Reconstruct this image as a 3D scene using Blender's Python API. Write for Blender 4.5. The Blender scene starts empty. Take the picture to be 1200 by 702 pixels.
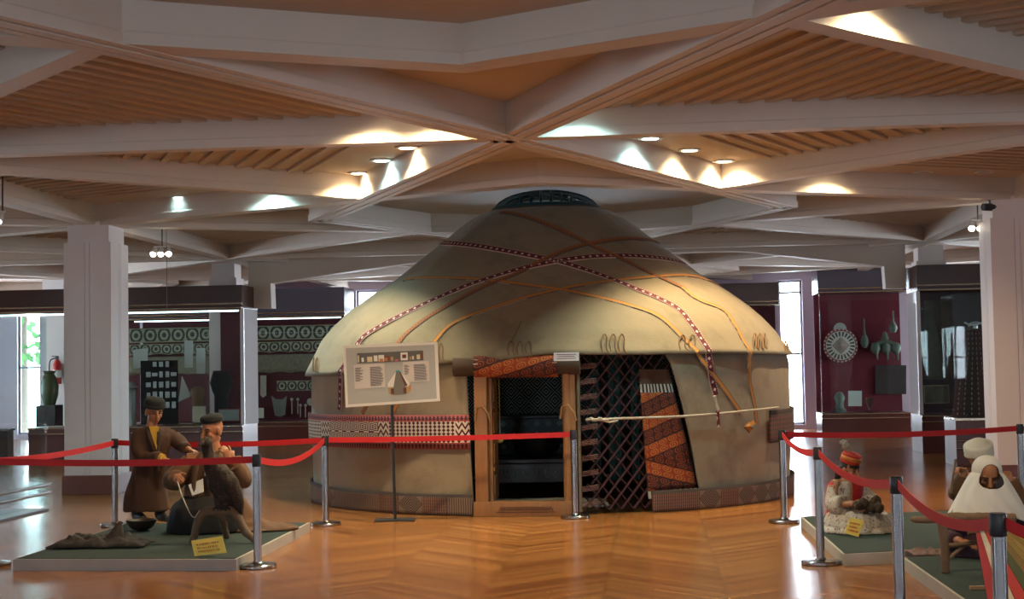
import bpy, bmesh, math, random
from mathutils import Vector, Matrix, noise
V = Vector
PI = math.pi
rnd = random.Random(7)
SC = bpy.context.scene
COL = SC.collection

# ------------------------------------------------------------------ camera
CAM = V((1.142, -12.20, 1.50)); FPX = 1707.0
YAW, PITCH, ROLL = 0.0939, 0.0471, -0.0180
FH = V((-math.sin(YAW), math.cos(YAW), 0)); RH = V((math.cos(YAW), math.sin(YAW), 0))
FW = FH * math.cos(PITCH) + V((0, 0, math.sin(PITCH)))
_U = RH.cross(FW)
RR = RH * math.cos(ROLL) + _U * math.sin(ROLL)
UU = -RH * math.sin(ROLL) + _U * math.cos(ROLL)
cd = bpy.data.cameras.new('camera'); co = bpy.data.objects.new('camera', cd); COL.objects.link(co)
cd.sensor_width = 36; cd.lens = 36 * FPX / 1200; cd.clip_end = 200; cd.clip_start = 0.1
M3 = Matrix((RR, UU, -FW)).transposed()
co.matrix_world = Matrix.Translation(CAM) @ M3.to_4x4()
SC.camera = co

# ------------------------------------------------------------------ light and exposure
SC.view_settings.view_transform = 'Standard'; SC.view_settings.look = 'None'
SC.view_settings.gamma = 1.0; SC.view_settings.use_curve_mapping = False
SC.view_settings.exposure = 0.0
SC.cycles.use_denoising = True
SC.cycles.max_bounces = 10; SC.cycles.diffuse_bounces = 5; SC.cycles.transparent_max_bounces = 24
SC.cycles.caustics_reflective = False; SC.cycles.caustics_refractive = False
SC.cycles.sample_clamp_indirect = 6.0
W = bpy.data.worlds.new('world'); SC.world = W; W.use_nodes = True
W.node_tree.nodes['Background'].inputs[0].default_value = (0.80, 0.90, 1.0, 1)
SKY = 26.0
W.node_tree.nodes['Background'].inputs[1].default_value = SKY
DOWN_W, DOWN_C, TRACK_E = 285.0, 165.0, 12.0      # lamp powers

def portal(loc, rot, sx, sy):
    l = bpy.data.lights.new('window_daylight', 'AREA'); l.shape = 'RECTANGLE'; l.size = sx; l.size_y = sy
    l.cycles.is_portal = True
    o = bpy.data.objects.new('window_daylight', l); COL.objects.link(o); o.location = loc; o.rotation_euler = rot

# ------------------------------------------------------------------ picture to place
def ray(px, py): return FW + RR * ((px - 600) / FPX) + UU * ((351 - py) / FPX)
def D(px, py, d): return CAM + ray(px, py) * d
def G(px, py, z=0.0):
    r = ray(px, py); return CAM + r * ((z - CAM.z) / r.z)
def PY(px, py, y):
    r = ray(px, py); return CAM + r * ((y - CAM.y) / r.y)

# ------------------------------------------------------------------ node expressions
class X:
    def __init__(s, nt, k): s.nt, s.k = nt, k
    def m(s, op, *a):
        n = s.nt.nodes.new('ShaderNodeMath'); n.operation = op
        for i, v in enumerate((s,) + a):
            if isinstance(v, X): s.nt.links.new(v.k, n.inputs[i])
            else: n.inputs[i].default_value = v
        return X(s.nt, n.outputs[0])
    def __add__(s, o): return s.m('ADD', o)
    __radd__ = __add__
    def __sub__(s, o): return s.m('SUBTRACT', o)
    def __rsub__(s, o): return (s * -1.0) + o
    def __mul__(s, o): return s.m('MULTIPLY', o)
    __rmul__ = __mul__
    def __truediv__(s, o): return s.m('DIVIDE', o)
    def __gt__(s, o): return s.m('GREATER_THAN', o)
    def __lt__(s, o): return s.m('LESS_THAN', o)
    def fract(s): return s.m('FRACT')
    def floor(s): return s.m('FLOOR')
    def abs(s): return s.m('ABSOLUTE')
    def sin(s): return s.m('SINE')
    def sqrt(s): return s.m('SQRT')
    def max(s, o): return s.m('MAXIMUM', o)
    def min(s, o): return s.m('MINIMUM', o)
    def mod(s, o): return s.m('FLOORED_MODULO', o)
    def atan2(s, o): return s.m('ARCTAN2', o)
    def inv(s): return 1.0 - s
class Mat:
    def __init__(s, name):
        s.m = bpy.data.materials.new(name); s.m.use_nodes = True; s.nt = s.m.node_tree
        s.p = s.nt.nodes['Principled BSDF']; s._c = {}
    def coord(s, kind):
        if kind not in s._c:
            n = s.nt.nodes.new('ShaderNodeTexCoord'); q = s.nt.nodes.new('ShaderNodeSeparateXYZ')
            s.nt.links.new(n.outputs[kind], q.inputs[0]); s._c[kind] = (n.outputs[kind], [X(s.nt, q.outputs[i]) for i in range(3)])
        return s._c[kind]
    def noise(s, scale, detail=3, vec=None, rough=.5, kind='Object'):
        n = s.nt.nodes.new('ShaderNodeTexNoise'); n.inputs['Scale'].default_value = scale
        n.inputs['Detail'].default_value = detail; n.inputs['Roughness'].default_value = rough
        s.nt.links.new(vec if vec is not None else s.coord(kind)[0], n.inputs['Vector']); return X(s.nt, n.outputs[0])
    def white(s, a, b=0.0):
        c = s.nt.nodes.new('ShaderNodeCombineXYZ')
        for i, v in enumerate((a, b)):
            if isinstance(v, X): s.nt.links.new(v.k, c.inputs[i])
            else: c.inputs[i].default_value = v
        n = s.nt.nodes.new('ShaderNodeTexWhiteNoise'); n.noise_dimensions = '2D'; s.nt.links.new(c.outputs[0], n.inputs['Vector'])
        return X(s.nt, n.outputs[0])
    def vec(s, a, b, c=0.0):
        n = s.nt.nodes.new('ShaderNodeCombineXYZ')
        for i, v in enumerate((a, b, c)):
            if isinstance(v, X): s.nt.links.new(v.k, n.inputs[i])
            else: n.inputs[i].default_value = v
        return n.outputs[0]
    def mix(s, f, a, b):
        n = s.nt.nodes.new('ShaderNodeMix'); n.data_type = 'RGBA'
        for sock, v in ((n.inputs[0], f), (n.inputs[6], a), (n.inputs[7], b)):
            if isinstance(v, X): s.nt.links.new(v.k, sock)
            elif isinstance(v, (int, float)): sock.default_value = v
            elif isinstance(v, tuple): sock.default_value = (*v[:3], 1)
            else: s.nt.links.new(v, sock)
        return n.outputs[2]
    def color(s, c):
        if isinstance(c, tuple): s.p.inputs['Base Color'].default_value = (*c[:3], 1)
        else: s.nt.links.new(c, s.p.inputs['Base Color'])
        return s
    def set(s, **k):
        names = dict(rough='Roughness', metal='Metallic', spec='Specular IOR Level', coat='Coat Weight', coatr='Coat Roughness', sheen='Sheen Weight')
        for a, v in k.items():
            i = s.p.inputs[names[a]]
            if isinstance(v, X): s.nt.links.new(v.k, i)
            else: i.default_value = v
        return s
    def bump(s, h, strength=.3, dist=.01):
        n = s.nt.nodes.new('ShaderNodeBump'); n.inputs['Strength'].default_value = strength; n.inputs['Distance'].default_value = dist
        s.nt.links.new(h.k, n.inputs['Height']); s.nt.links.new(n.outputs[0], s.p.inputs['Normal']); return s
def plain(name, c, rough=.6, var=.15, scale=8, metal=0, spec=.5, bump=0):
    m = Mat(name); f = m.noise(scale, 4)
    m.color(m.mix(f, tuple(x * (1 - var) for x in c), tuple(min(1, x * (1 + var)) for x in c))).set(rough=rough, metal=metal, spec=spec)
    if bump: m.bump(m.noise(scale * 6, 3), bump, .01)
    return m.m
def emit(name, c, e):
    m = Mat(name); m.color((.8, .8, .8)); m.p.inputs['Emission Color'].default_value = (*c, 1); m.p.inputs['Emission Strength'].default_value = e
    return m.m
def glass_mat(name, tint=(.93, .97, .96), refl=1.0, milk=0.0, milkc=(.8, .85, .9)):
    m = bpy.data.materials.new(name); m.use_nodes = True; nt = m.node_tree; nt.nodes.clear()
    o = nt.nodes.new('ShaderNodeOutputMaterial'); t = nt.nodes.new('ShaderNodeBsdfTransparent'); t.inputs[0].default_value = (*tint, 1)
    g = nt.nodes.new('ShaderNodeBsdfGlossy'); g.inputs['Roughness'].default_value = .02; g.inputs[0].default_value = (1, 1, 1, 1)
    geo = nt.nodes.new('ShaderNodeNewGeometry'); dt_ = nt.nodes.new('ShaderNodeVectorMath'); dt_.operation = 'DOT_PRODUCT'
    nt.links.new(geo.outputs['Normal'], dt_.inputs[0]); nt.links.new(geo.outputs['Incoming'], dt_.inputs[1])
    q = X(nt, dt_.outputs['Value']).abs(); sch = (1.0 - q).m('POWER', 5.0) * .96 + .04; k = nt.nodes.new('ShaderNodeMath'); k.operation = 'MULTIPLY'; k.inputs[1].default_value = refl * .5; nt.links.new(sch.k, k.inputs[0])
    mx = nt.nodes.new('ShaderNodeMixShader'); nt.links.new(k.outputs[0], mx.inputs[0])
    base = t.outputs[0]
    if milk:
        d = nt.nodes.new('ShaderNodeBsdfDiffuse'); d.inputs[0].default_value = (*milkc, 1)
        m2 = nt.nodes.new('ShaderNodeMixShader'); m2.inputs[0].default_value = milk; nt.links.new(base, m2.inputs[1]); nt.links.new(d.outputs[0], m2.inputs[2]); base = m2.outputs[0]
    nt.links.new(base, mx.inputs[1]); nt.links.new(g.outputs[0], mx.inputs[2]); nt.links.new(mx.outputs[0], o.inputs[0])
    return m

# ------------------------------------------------------------------ mesh builder
ORG = {}
class MB:
    zmin = None
    def __init__(s): s.bm = bmesh.new(); s.uv = s.bm.loops.layers.uv.new('UVMap')
    def v(s, p): return s.bm.verts.new(p)
    def f(s, vs, mi=0, uvs=None):
        try: f = s.bm.faces.new(vs)
        except ValueError: return None
        f.material_index = mi
        if uvs:
            for l, u in zip(f.loops, uvs): l[s.uv].uv = u
        return f
    def quad(s, a, b, c, d, mi=0, uvs=((0, 0), (1, 0), (1, 1), (0, 1))): return s.f([s.v(a), s.v(b), s.v(c), s.v(d)], mi, uvs)
    def box(s, c, sz, rot=None, mi=0, bev=0.0):
        c = V(c); hx, hy, hz = sz[0] / 2, sz[1] / 2, sz[2] / 2; R = rot or Matrix.Identity(3)
        vs = [s.v(c + R @ V((x, y, z))) for x in (-hx, hx) for y in (-hy, hy) for z in (-hz, hz)]
        fs = []
        U4 = ((0, 0), (1, 0), (1, 1), (0, 1))
        for q in ((0, 1, 3, 2), (4, 6, 7, 5), (0, 4, 5, 1), (2, 3, 7, 6), (0, 2, 6, 4), (1, 5, 7, 3)):
            fs.append(s.f([vs[i] for i in q], mi, U4))
        if bev:
            es = list({e for f in fs for e in f.edges})
            bmesh.ops.bevel(s.bm, geom=es, offset=bev, segments=2, affect='EDGES', profile=.7, material=-1)
        return s
    def b2(s, p0, p1, **k):
        p0, p1 = V(p0), V(p1); d = p1 - p0
        return s.box((p0 + p1) / 2, (abs(d.x), abs(d.y), abs(d.z)), **k)
    def prism(s, poly, z0, z1, mi=0):
        a = [s.v((p[0], p[1], z0)) for p in poly]; b = [s.v((p[0], p[1], z1)) for p in poly]; n = len(poly)
        for i in range(n): s.f([a[i], a[(i + 1) % n], b[(i + 1) % n], b[i]], mi)
        s.f(a[::-1], mi); s.f(b, mi); return s
    def extr(s, poly, vec, mi=0):
        vec = V(vec); a = [s.v(p) for p in poly]; b = [s.v(V(p) + vec) for p in poly]; n = len(poly)
        for i in range(n): s.f([a[i], a[(i + 1) % n], b[(i + 1) % n], b[i]], mi)
        s.f(a[::-1], mi); s.f(b, mi); return s
    def loft(s, rings, mi=0, cap=True, closed=True, uvs=None):
        rs = [[s.v(p) for p in r] for r in rings]; n = len(rings[0])
        for i in range(len(rs) - 1):
            for j in range(n if closed else n - 1):
                k = (j + 1) % n
                u = ((j / n, i / (len(rs) - 1)), ((j + 1) / n, i / (len(rs) - 1)), ((j + 1) / n, (i + 1) / (len(rs) - 1)), (j / n, (i + 1) / (len(rs) - 1)))
                s.f([rs[i][j], rs[i][k], rs[i + 1][k], rs[i + 1][j]], mi, u)
        if cap and closed:
            s.f(rs[0][::-1], mi); s.f(rs[-1], mi)
        return s
    def tube(s, pts, r, seg=8, mi=0, cap=True, flat=1.0, up=None):
        pts = [V(p) for p in pts]; n = len(pts); rs = r if isinstance(r, (list, tuple)) else [r] * n
        rings = []; ref = None
        for i, p in enumerate(pts):
            t = (pts[min(i + 1, n - 1)] - pts[max(i - 1, 0)]).normalized()
            if ref is None:
                ref = V(up) if up else (V((0, 0, 1)) if abs(t.z) < .9 else V((1, 0, 0)))
            a = ref - t * ref.dot(t)
            if a.length < 1e-5: a = t.orthogonal()
            a.normalize(); ref = a; b = t.cross(a)
            rings.append([p + (a * math.cos(2 * PI * k / seg) * flat + b * math.sin(2 * PI * k / seg)) * rs[i] for k in range(seg)])
        return s.loft(rings, mi, cap)
    def ell(s, c, r, rot=None, mi=0, nu=16, nv=10):
        c = V(c); R = rot or Matrix.Identity(3); r = (r, r, r) if isinstance(r, (int, float)) else r
        top = s.v(c + R @ V((0, 0, r[2]))); bot = s.v(c - R @ V((0, 0, r[2]))); rows = []
        for i in range(1, nv):
            th = PI * i / nv
            rows.append([s.v(c + R @ V((r[0] * math.sin(th) * math.cos(2 * PI * j / nu), r[1] * math.sin(th) * math.sin(2 * PI * j / nu), r[2] * math.cos(th)))) for j in range(nu)])
        for j in range(nu):
            k = (j + 1) % nu
            s.f([top, rows[0][j], rows[0][k]], mi); s.f([bot, rows[-1][k], rows[-1][j]], mi)
            for i in range(len(rows) - 1): s.f([rows[i][j], rows[i + 1][j], rows[i + 1][k], rows[i][k]], mi)
        return s
    def lathe(s, prof, c=(0, 0, 0), seg=20, mi=0, rot=None, cap=True):
        c = V(c); R = rot or Matrix.Identity(3)
        return s.loft([[c + R @ V((r * math.cos(2 * PI * k / seg), r * math.sin(2 * PI * k / seg), z)) for k in range(seg)] for r, z in prof], mi, cap)
    def grid(s, fn, nu, nv, mi=0, uvf=None, flip=False):
        P = [[s.v(fn(i / nu, j / nv)) for j in range(nv + 1)] for i in range(nu + 1)]
        uvf = uvf or (lambda a, b: (a, b))
        for i in range(nu):
            for j in range(nv):
                q = [P[i][j], P[i + 1][j], P[i + 1][j + 1], P[i][j + 1]]
                u = [uvf(i / nu, j / nv), uvf((i + 1) / nu, j / nv), uvf((i + 1) / nu, (j + 1) / nv), uvf(i / nu, (j + 1) / nv)]
                if flip: q.reverse(); u.reverse()
                s.f(q, mi, u)
        return s
    def ribbon(s, pts, nrm, w, th, mi=0, ws=None):
        """flat strap: pts on a surface, nrm outward normals; UV u = length, v across"""
        n = len(pts); L = 0; rows = []; us = []
        for i in range(n):
            t = (pts[min(i + 1, n - 1)] - pts[max(i - 1, 0)]).normalized(); b = nrm[i].cross(t).normalized()
            h = (ws[i] if ws else w) / 2
            if i: L += (pts[i] - pts[i - 1]).length
            us.append(L / w); o = nrm[i] * th
            rows.append([s.v(pts[i] - b * h), s.v(pts[i] - b * h + o), s.v(pts[i] + b * h + o), s.v(pts[i] + b * h)])
        for i in range(n - 1):
            a, c = rows[i], rows[i + 1]
            s.f([a[1], c[1], c[2], a[2]], mi, ((us[i], 0), (us[i + 1], 0), (us[i + 1], 1), (us[i], 1)))
            s.f([a[0], c[0], c[1], a[1]], mi, ((us[i], 0),) * 4); s.f([a[2], c[2], c[3], a[3]], mi, ((us[i], 1),) * 4)
            s.f([a[3], c[3], c[0], a[0]], mi, ((us[i], .5),) * 4)
        s.f(rows[0][::-1], mi); s.f(rows[-1], mi)
        return s
    def build(s, name, mats, parent=None, smooth=0, voxel=0, sm_it=2, solid=0, origin=None, disp=None):
        bm = s.bm
        if MB.zmin is not None:
            for v in bm.verts: v.co.z = max(v.co.z, MB.zmin)
        bmesh.ops.recalc_face_normals(bm, faces=bm.faces) if voxel else None
        if parent is not None: org = ORG[parent.name]
        elif origin is not None: org = V(origin)
        else:
            xs = [v.co for v in bm.verts]
            org = V((sum(c.x for c in xs) / len(xs), sum(c.y for c in xs) / len(xs), min(c.z for c in xs)))
        bmesh.ops.translate(bm, verts=bm.verts, vec=-org)
        me = bpy.data.meshes.new(name); 
        bm.normal_update()
        if smooth and not voxel:
            for f in bm.faces: f.smooth = True
            a = math.radians(smooth)
            for e in bm.edges:
                if len(e.link_faces) == 2 and e.calc_face_angle(0) > a: e.smooth = False
        bm.to_mesh(me); bm.free()
        o = bpy.data.objects.new(name, me); COL.objects.link(o)
        for m in (mats if isinstance(mats, (list, tuple)) else [mats]): me.materials.append(m)
        if voxel:
            r = o.modifiers.new('r', 'REMESH'); r.mode = 'VOXEL'; r.voxel_size = voxel; r.use_smooth_shade = True
            if sm_it: q = o.modifiers.new('s', 'SMOOTH'); q.iterations = sm_it; q.factor = .5
            dg = bpy.context.evaluated_depsgraph_get(); me2 = bpy.data.meshes.new_from_object(o.evaluated_get(dg)); me2.name = name
            o.modifiers.clear(); o.data = me2; bpy.data.meshes.remove(me)
            me = me2
            if not len(me.materials):
                for m in (mats if isinstance(mats, (list, tuple)) else [mats]): me.materials.append(m)
            if disp:
                for v in me.vertices:
                    v.co += disp(v.co + org, v.normal)
                    if MB.zmin is not None: v.co.z = max(v.co.z, MB.zmin - org.z)
        if solid:
            q = o.modifiers.new('thickness', 'SOLIDIFY'); q.thickness = solid; q.offset = -1
        if parent is not None: o.parent = parent
        else: o.location = org
        ORG[o.name] = org
        return o

def tag(o, label=None, cat=None, group=None, kind=None):
    if label: o['label'] = label
    if cat: o['category'] = cat
    if group: o['group'] = group
    if kind: o['kind'] = kind
    return o
def thing(name, label, cat, loc, group=None):
    o = bpy.data.objects.new(name, None); COL.objects.link(o); o.location = loc; o.empty_display_size = .1
    ORG[o.name] = V(loc); return tag(o, label, cat, group)
def struct(mb, name, mats, **k): return tag(mb.build(name, mats, **k), kind='structure')
def kids(o): return [c for c in bpy.data.objects if c.parent == o]
def copy_tree(o, parent=None):
    c = o.copy(); COL.objects.link(c); c.parent = parent
    for ch in kids(o): copy_tree(ch, c)
    return c
def dup(root, loc, label=None, rz=None):
    c = copy_tree(root); c.location = loc
    if rz is not None: c.rotation_euler = (0, 0, rz)
    if label: c['label'] = label
    ORG[c.name] = V(loc); return c
def rotz(a): return Matrix.Rotation(a, 3, 'Z')
CR = rotz(YAW)                      # turns a local frame (x right, y away) to face the camera
def spline(pts, n):
    pts = [V(p) for p in pts]; out = []
    P = [pts[0] * 2 - pts[1]] + pts + [pts[-1] * 2 - pts[-2]]
    for i in range(len(pts) - 1):
        a, b, c, d = P[i:i + 4]
        for k in range(n):
            t = k / n
            out.append(.5 * ((2 * b) + (c - a) * t + (2 * a - 5 * b + 4 * c - d) * t * t + (3 * b - a - 3 * c + d) * t ** 3))
    out.append(pts[-1]); return out

# ================================================================== the setting
HZ = 3.42; CZ = 3.69                  # underside of the beams, panel above them
YF, YN, XL, XR = 21.6, -16.5, -17.5, 17.0
# ---- floor: glossy chevron parquet
m = Mat('parquet'); _, (x, y, z) = m.coord('Object')
u = x * 1.25; band = u.floor(); fu = u.fract(); sgn = band.mod(2.0) * 2.0 - 1.0
t = (y + sgn * (fu - .5) * .8) / .075; pl = t.floor(); wn = m.white(band, pl)
grain = m.noise(9, 5, m.vec(x * .6 + sgn * y * .6, y * 3.0 - sgn * x * 3.0, wn * 20))
c = m.mix(wn, (.20, .066, .016), (.47, .20, .052)); c = m.mix(grain * .55, c, (.19, .062, .016))
edge = ((t.fract() - .5).abs() > .46).max((fu - .5).abs() > .493)
c = m.mix(edge * .6, c, (.10, .035, .01)); m.color(c)
wear = m.noise(.9, 4)
m.set(rough=wear * .14 + .11 + grain * .05, spec=.5)
m.bump(m.noise(3.2, 2) + wn * .05, .05, .02)
PARQUET = m.m
mb = MB(); mb.b2((XL, YN, -.12), (XR, YF, 0)); FLOOR = struct(mb, 'floor', PARQUET, origin=(0, 0, 0))

# ---- ceiling lattice
PAINT = plain('ceiling_paint', (.66, .585, .51), .55, .05, 3)
PANEL = plain('ceiling_panel', (.58, .48, .38), .6, .06, 2)
def xm(x): return x if x < 0 else x * .945
def beam(mb, a, b, w, ext=0.0, dz=0.0, ridges=False):
    a = V((xm(a[0]), a[1], 0)); b = V((xm(b[0]), b[1], 0)); d = (b - a).normalized(); n = V((-d.y, d.x, 0))
    a = a - d * ext; b = b + d * ext; h = w / 2; z = HZ + dz
    if ridges:
        g, gd = .016, .016; q = h * .42
        bot = [(-h, z), (-q - g, z), (-q - g, z + gd), (-q + g, z + gd), (-q + g, z - .004), (q - g, z - .004), (q - g, z + gd), (q + g, z + gd), (q + g, z), (h, z)]
    else: bot = [(-h, z), (h, z)]
    prof = bot + [(h, z + .075), (h - .006, z + .078), (h - .006, z + .082), (h - .014, z + .085), (h - .014, CZ + .02), (-h + .014, CZ + .02), (-h + .014, z + .085), (-h + .006, z + .082), (-h + .006, z + .078), (-h, z + .075)]
    mb.loft([[p + n * o + V((0, 0, zz)) for o, zz in prof] for p in (a, b)])
def clip(poly, p, n):
    out = []
    for i in range(len(poly)):
        a, b = poly[i], poly[(i + 1) % len(poly)]; da = (a[0] - p[0]) * n[0] + (a[1] - p[1]) * n[1]; db = (b[0] - p[0]) * n[0] + (b[1] - p[1]) * n[1]
        if da >= 0: out.append(a)
        if da * db < 0: s = da / (da - db); out.append((a[0] + (b[0] - a[0]) * s, a[1] + (b[1] - a[1]) * s))
    return out
beams, slats = MB(), MB()
slats.b2((XL, YN, CZ), (XR, YF, CZ + .15))
def battens(e0, e1, far, start, step=.20, w=.07, h=.03):
    """strips parallel to e0-e1, clipped to the triangle e0 e1 far"""
    tri = [(xm(p[0]), p[1]) for p in (e0, e1, far)]
    d = V((tri[1][0] - tri[0][0], tri[1][1] - tri[0][1])).normalized(); n = V((-d.y, d.x)); f = V(tri[2]) - V(tri[0])
    if n.dot(f) < 0: n = -n
    L = n.dot(f); o = start
    while o < L - .1:
        q = clip(tri, V(tri[0]) + n * o, n); q = clip(q, V(tri[0]) + n * (o + w), -n) if len(q) > 2 else []
        if len(q) > 2:
            a = sum(q[i][0] * q[(i + 1) % len(q)][1] - q[(i + 1) % len(q)][0] * q[i][1] for i in range(len(q)))
            slats.prism(q if a > 0 else q[::-1], CZ - h, CZ + .01)
        o += step
for i in (-1, 0, 1):
    for j in (-1, 0, 1):
        cx, cy = 12 * i, 6 + 12 * j
        if j == 1 and i == 0: pass
        P = lambda a, b: (cx + a, cy + b)
        for s in (-1, 1):
            for t2 in (-1, 1):
                beam(beams, P(0, 6 * t2), P(3 * s, 0), .30, .075, .0017 * s, True)
                beam(beams, P(6 * s, 0), P(0, 3 * t2), .24, .06, .0045 + .0015 * s, False)
                beam(beams, P(6 * s, 6 * t2), P(2 * s, 2 * t2), .17, 0, .008 + .0008 * s, False)
                st = .75 if j == 0 else .3
                battens(P(0, 6 * t2), P(2 * s, 2 * t2), P(6 * s, 6 * t2), st)
                battens(P(6 * s, 0), P(2 * s, 2 * t2), P(6 * s, 6 * t2), st)
        beam(beams, P(-6, -6), P(6, -6), .17, 0, .011)
        beam(beams, P(-6, -6), P(-6, 6), .22, 0, .013)
        if i == 1: beam(beams, P(6, -6), P(6, 6), .22, 0, .013)
struct(slats, 'ceiling', PANEL, origin=(0, 0, CZ)); struct(beams, 'ceiling_beam', PAINT, origin=(0, 0, HZ), smooth=0)

# ---- columns
COLM = plain('column_plaster', (.80, .73, .72), .55, .04, 4); SKIRT = plain('skirting_wood', (.15, .038, .018), .35, .2, 6)
GROOVE = plain('column_groove', (.33, .31, .32), .7, .05, 4)
def column(name, c, w, ztop, base=True, cap=.22):
    c = V((c[0], c[1], 0)); mb = MB(); h = w / 2
    pts = []
    def side(a, b):                      # one face with two shallow grooves
        d = (b - a); n = V((d.y, -d.x, 0)).normalized()
        for t3, dep in ((0, 0), (.44, 0), (.44, .012), (.455, .012), (.455, 0), (.545, 0), (.545, .012), (.56, .012), (.56, 0)):
            pts.append(a + d * t3 - n * dep)
    k = [c + V((-h, -h, 0)), c + V((h, -h, 0)), c + V((h, h, 0)), c + V((-h, h, 0))]
    for q in range(4): side(k[q], k[(q + 1) % 4])
    zt = ztop - cap
    mb.loft([[p + V((0, 0, zz)) for p in pts] for zz in (0, zt)])
    g = h - .04
    mb.b2((c.x - g, c.y - g, zt), (c.x + g, c.y + g, ztop + .05))
    o = struct(mb, name, COLM, origin=c)
    if base:
        b = MB(); b.b2((c.x - h - .025, c.y - h - .025, 0), (c.x + h + .025, c.y + h + .025, .24), bev=.006)
        tag(b.build('baseboard', SKIRT, o), kind='structure')
    return o
column('column_left', (-5.98, 6.05), .62, HZ)
column('column_right', (5.56, 6.05), .62, HZ)
column('column_rear_left', (PY(266, 400, 13.35).x, 13.35), .50, HZ)
column('column_rear_right', (PY(1091, 400, 13.35).x, 13.35), .50, HZ)
column('column_far_left', (-17.0, 6.05), .62, HZ); column('column_far_right', (16.6, 6.05), .62, HZ)

# ---- haunched girder between the rear columns
GY = 12.75
prof = [(291, 361), (318, 361), (317, 332), (400, 319.5), (483, 308), (520, 303), (860, 294), (880, 295), (1036, 312), (1038, 338), (1062, 338)]
pp = [PY(a, b, GY) for a, b in prof]
poly = [V((p.x, GY, p.z)) for p in pp]; poly += [V((poly[-1].x, GY, CZ + .05)), V((poly[0].x, GY, CZ + .05))]
mb = MB(); mb.extr(poly[::-1], (0, .32, 0)); struct(mb, 'girder_beam', PAINT, origin=(0, GY, 2.6))

# ---- outer walls with window openings
LAV = plain('lavender_wall', (.58, .53, .66), .7, .05, 2); WHITEW = plain('white_wall', (.62, .62, .63), .7, .04, 2)
WFRAME = plain('window_frame_metal', (.35, .37, .40), .4, .05, 5)
WPANE = glass_mat('window_glass', (.98, .99, 1), .6)
def wall_open(name, axis, pos, th, a0, a1, z1, opens, mat):
    """wall along axis ('x' or 'y') with rectangular openings (a, b, zlo, zhi)"""
    mb = MB()
    def bx(a, b, c, d):
        if b - a < 1e-4 or d - c < 1e-4: return
        if axis == 'x': mb.b2((a, pos, c), (b, pos + th, d))
        else: mb.b2((pos, a, c), (pos + th, b, d))
    cur = a0
    for a, b, zl, zh in sorted(opens):
        bx(cur, a, 0, z1); bx(a, b, 0, zl); bx(a, b, zh, z1); cur = b
    bx(cur, a1, 0, z1)
    return struct(mb, name, mat, origin=((a0 + a1) / 2, pos, 0) if axis == 'x' else (pos, (a0 + a1) / 2, 0))
NW = [0]
def window(axis, pos, a, b, zl, zh, ndir, bars=(1.0,), mull=0, face=1):
    NW[0] += 1; f = MB(); t = .05
    def bx(m_, p, q, c, d, th=.06):
        if axis == 'x': m_.b2((p, pos - th / 2, c), (q, pos + th / 2, d))
        else: m_.b2((pos - th / 2, p, c), (pos + th / 2, q, d))
    bx(f, a, a + t, zl, zh); bx(f, b - t, b, zl, zh); bx(f, a, b, zl, zl + t); bx(f, a, b, zh - t, zh)
    for z in bars: bx(f, a, b, z - .025, z + .025)
    for k in range(1, mull + 1):
        x0 = a + (b - a) * k / (mull + 1); bx(f, x0 - .03, x0 + .03, zl, zh)
    o = struct(f, f'window_{NW[0]}', WFRAME)
    g = MB(); bx(g, a + .01, b - .01, zl + .01, zh - .01, .012); tag(g.build('pane', WPANE, o), kind='structure')
    loc = ((a + b) / 2, pos + ndir * .12, (zl + zh) / 2) if axis == 'x' else (pos + ndir * .12, (a + b) / 2, (zl + zh) / 2)
    # portals look into the room
    rot = (-PI / 2, 0, 0) if (axis == 'x' and ndir > 0) else (PI / 2, 0, 0) if axis == 'x' else (0, PI / 2, 0) if ndir > 0 else (0, -PI / 2, 0)
    portal(loc, rot, (b - a) if axis == 'x' else (zh - zl), (zh - zl) if axis == 'x' else (b - a))
def fx(px): return PY(px, 420, YF).x
FWIN = [(fx(20), fx(47), .12, 3.3, (1.72,)), (fx(170), fx(196), .12, 3.3, (1.72,)), (fx(418), fx(446), .12, 3.4, (1.72, 2.95)), (fx(560), fx(600), .12, 3.3, (1.72,)), (fx(700), fx(740), .12, 3.3, (1.72,)),
        (fx(914), fx(942), .10, 3.4, (1.72, 3.12)), (fx(1114), fx(1138), .12, 3.3, (1.55,)), (fx(1158), fx(1184), .12, 3.3, (1.55,)), (11.0, 11.8, .12, 3.3, (1.7,)), (14.0, 14.8, .12, 3.3, (1.7,)), (-15.6, -14.8, .12, 3.3, (1.7,))]
wall_open('wall_back', 'x', YF, .25, XL, XR, CZ + .15, [w[:4] for w in FWIN], LAV)
for a, b, zl, zh, bars in FWIN: window('x', YF + .12, a, b, zl, zh, 1, bars)
BW = [(-12.5, -11.5, .9, 2.6), (-7.0, -6.0, .9, 2.6), (-1.0, 0, .9, 2.6), (4.5, 5.5, .9, 2.6), (10, 11.0, .9, 2.6)]
wall_open('wall_front', 'x', YN - .25, .25, XL, XR, CZ + .15, BW, WHITEW)
for a, b, zl, zh in BW: window('x', YN - .12, a, b, zl, zh, -1, (1.6,), 2)
SW = [(-12.0, -10.0, .8, 2.8), (9.5, 11.5, .3, 3.2), (15, 17.5, .3, 3.2)]
wall_open('wall_left', 'y', XL - .25, .25, YN, YF, CZ + .15, SW, WHITEW)
for a, b, zl, zh in SW: window('y', XL - .12, a, b, zl, zh, -1, (1.6,), 1)
wall_open('wall_right', 'y', XR, .25, YN, YF, CZ + .15, SW, WHITEW)
for a, b, zl, zh in SW: window('y', XR + .12, a, b, zl, zh, 1, (1.6,), 1)

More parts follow.
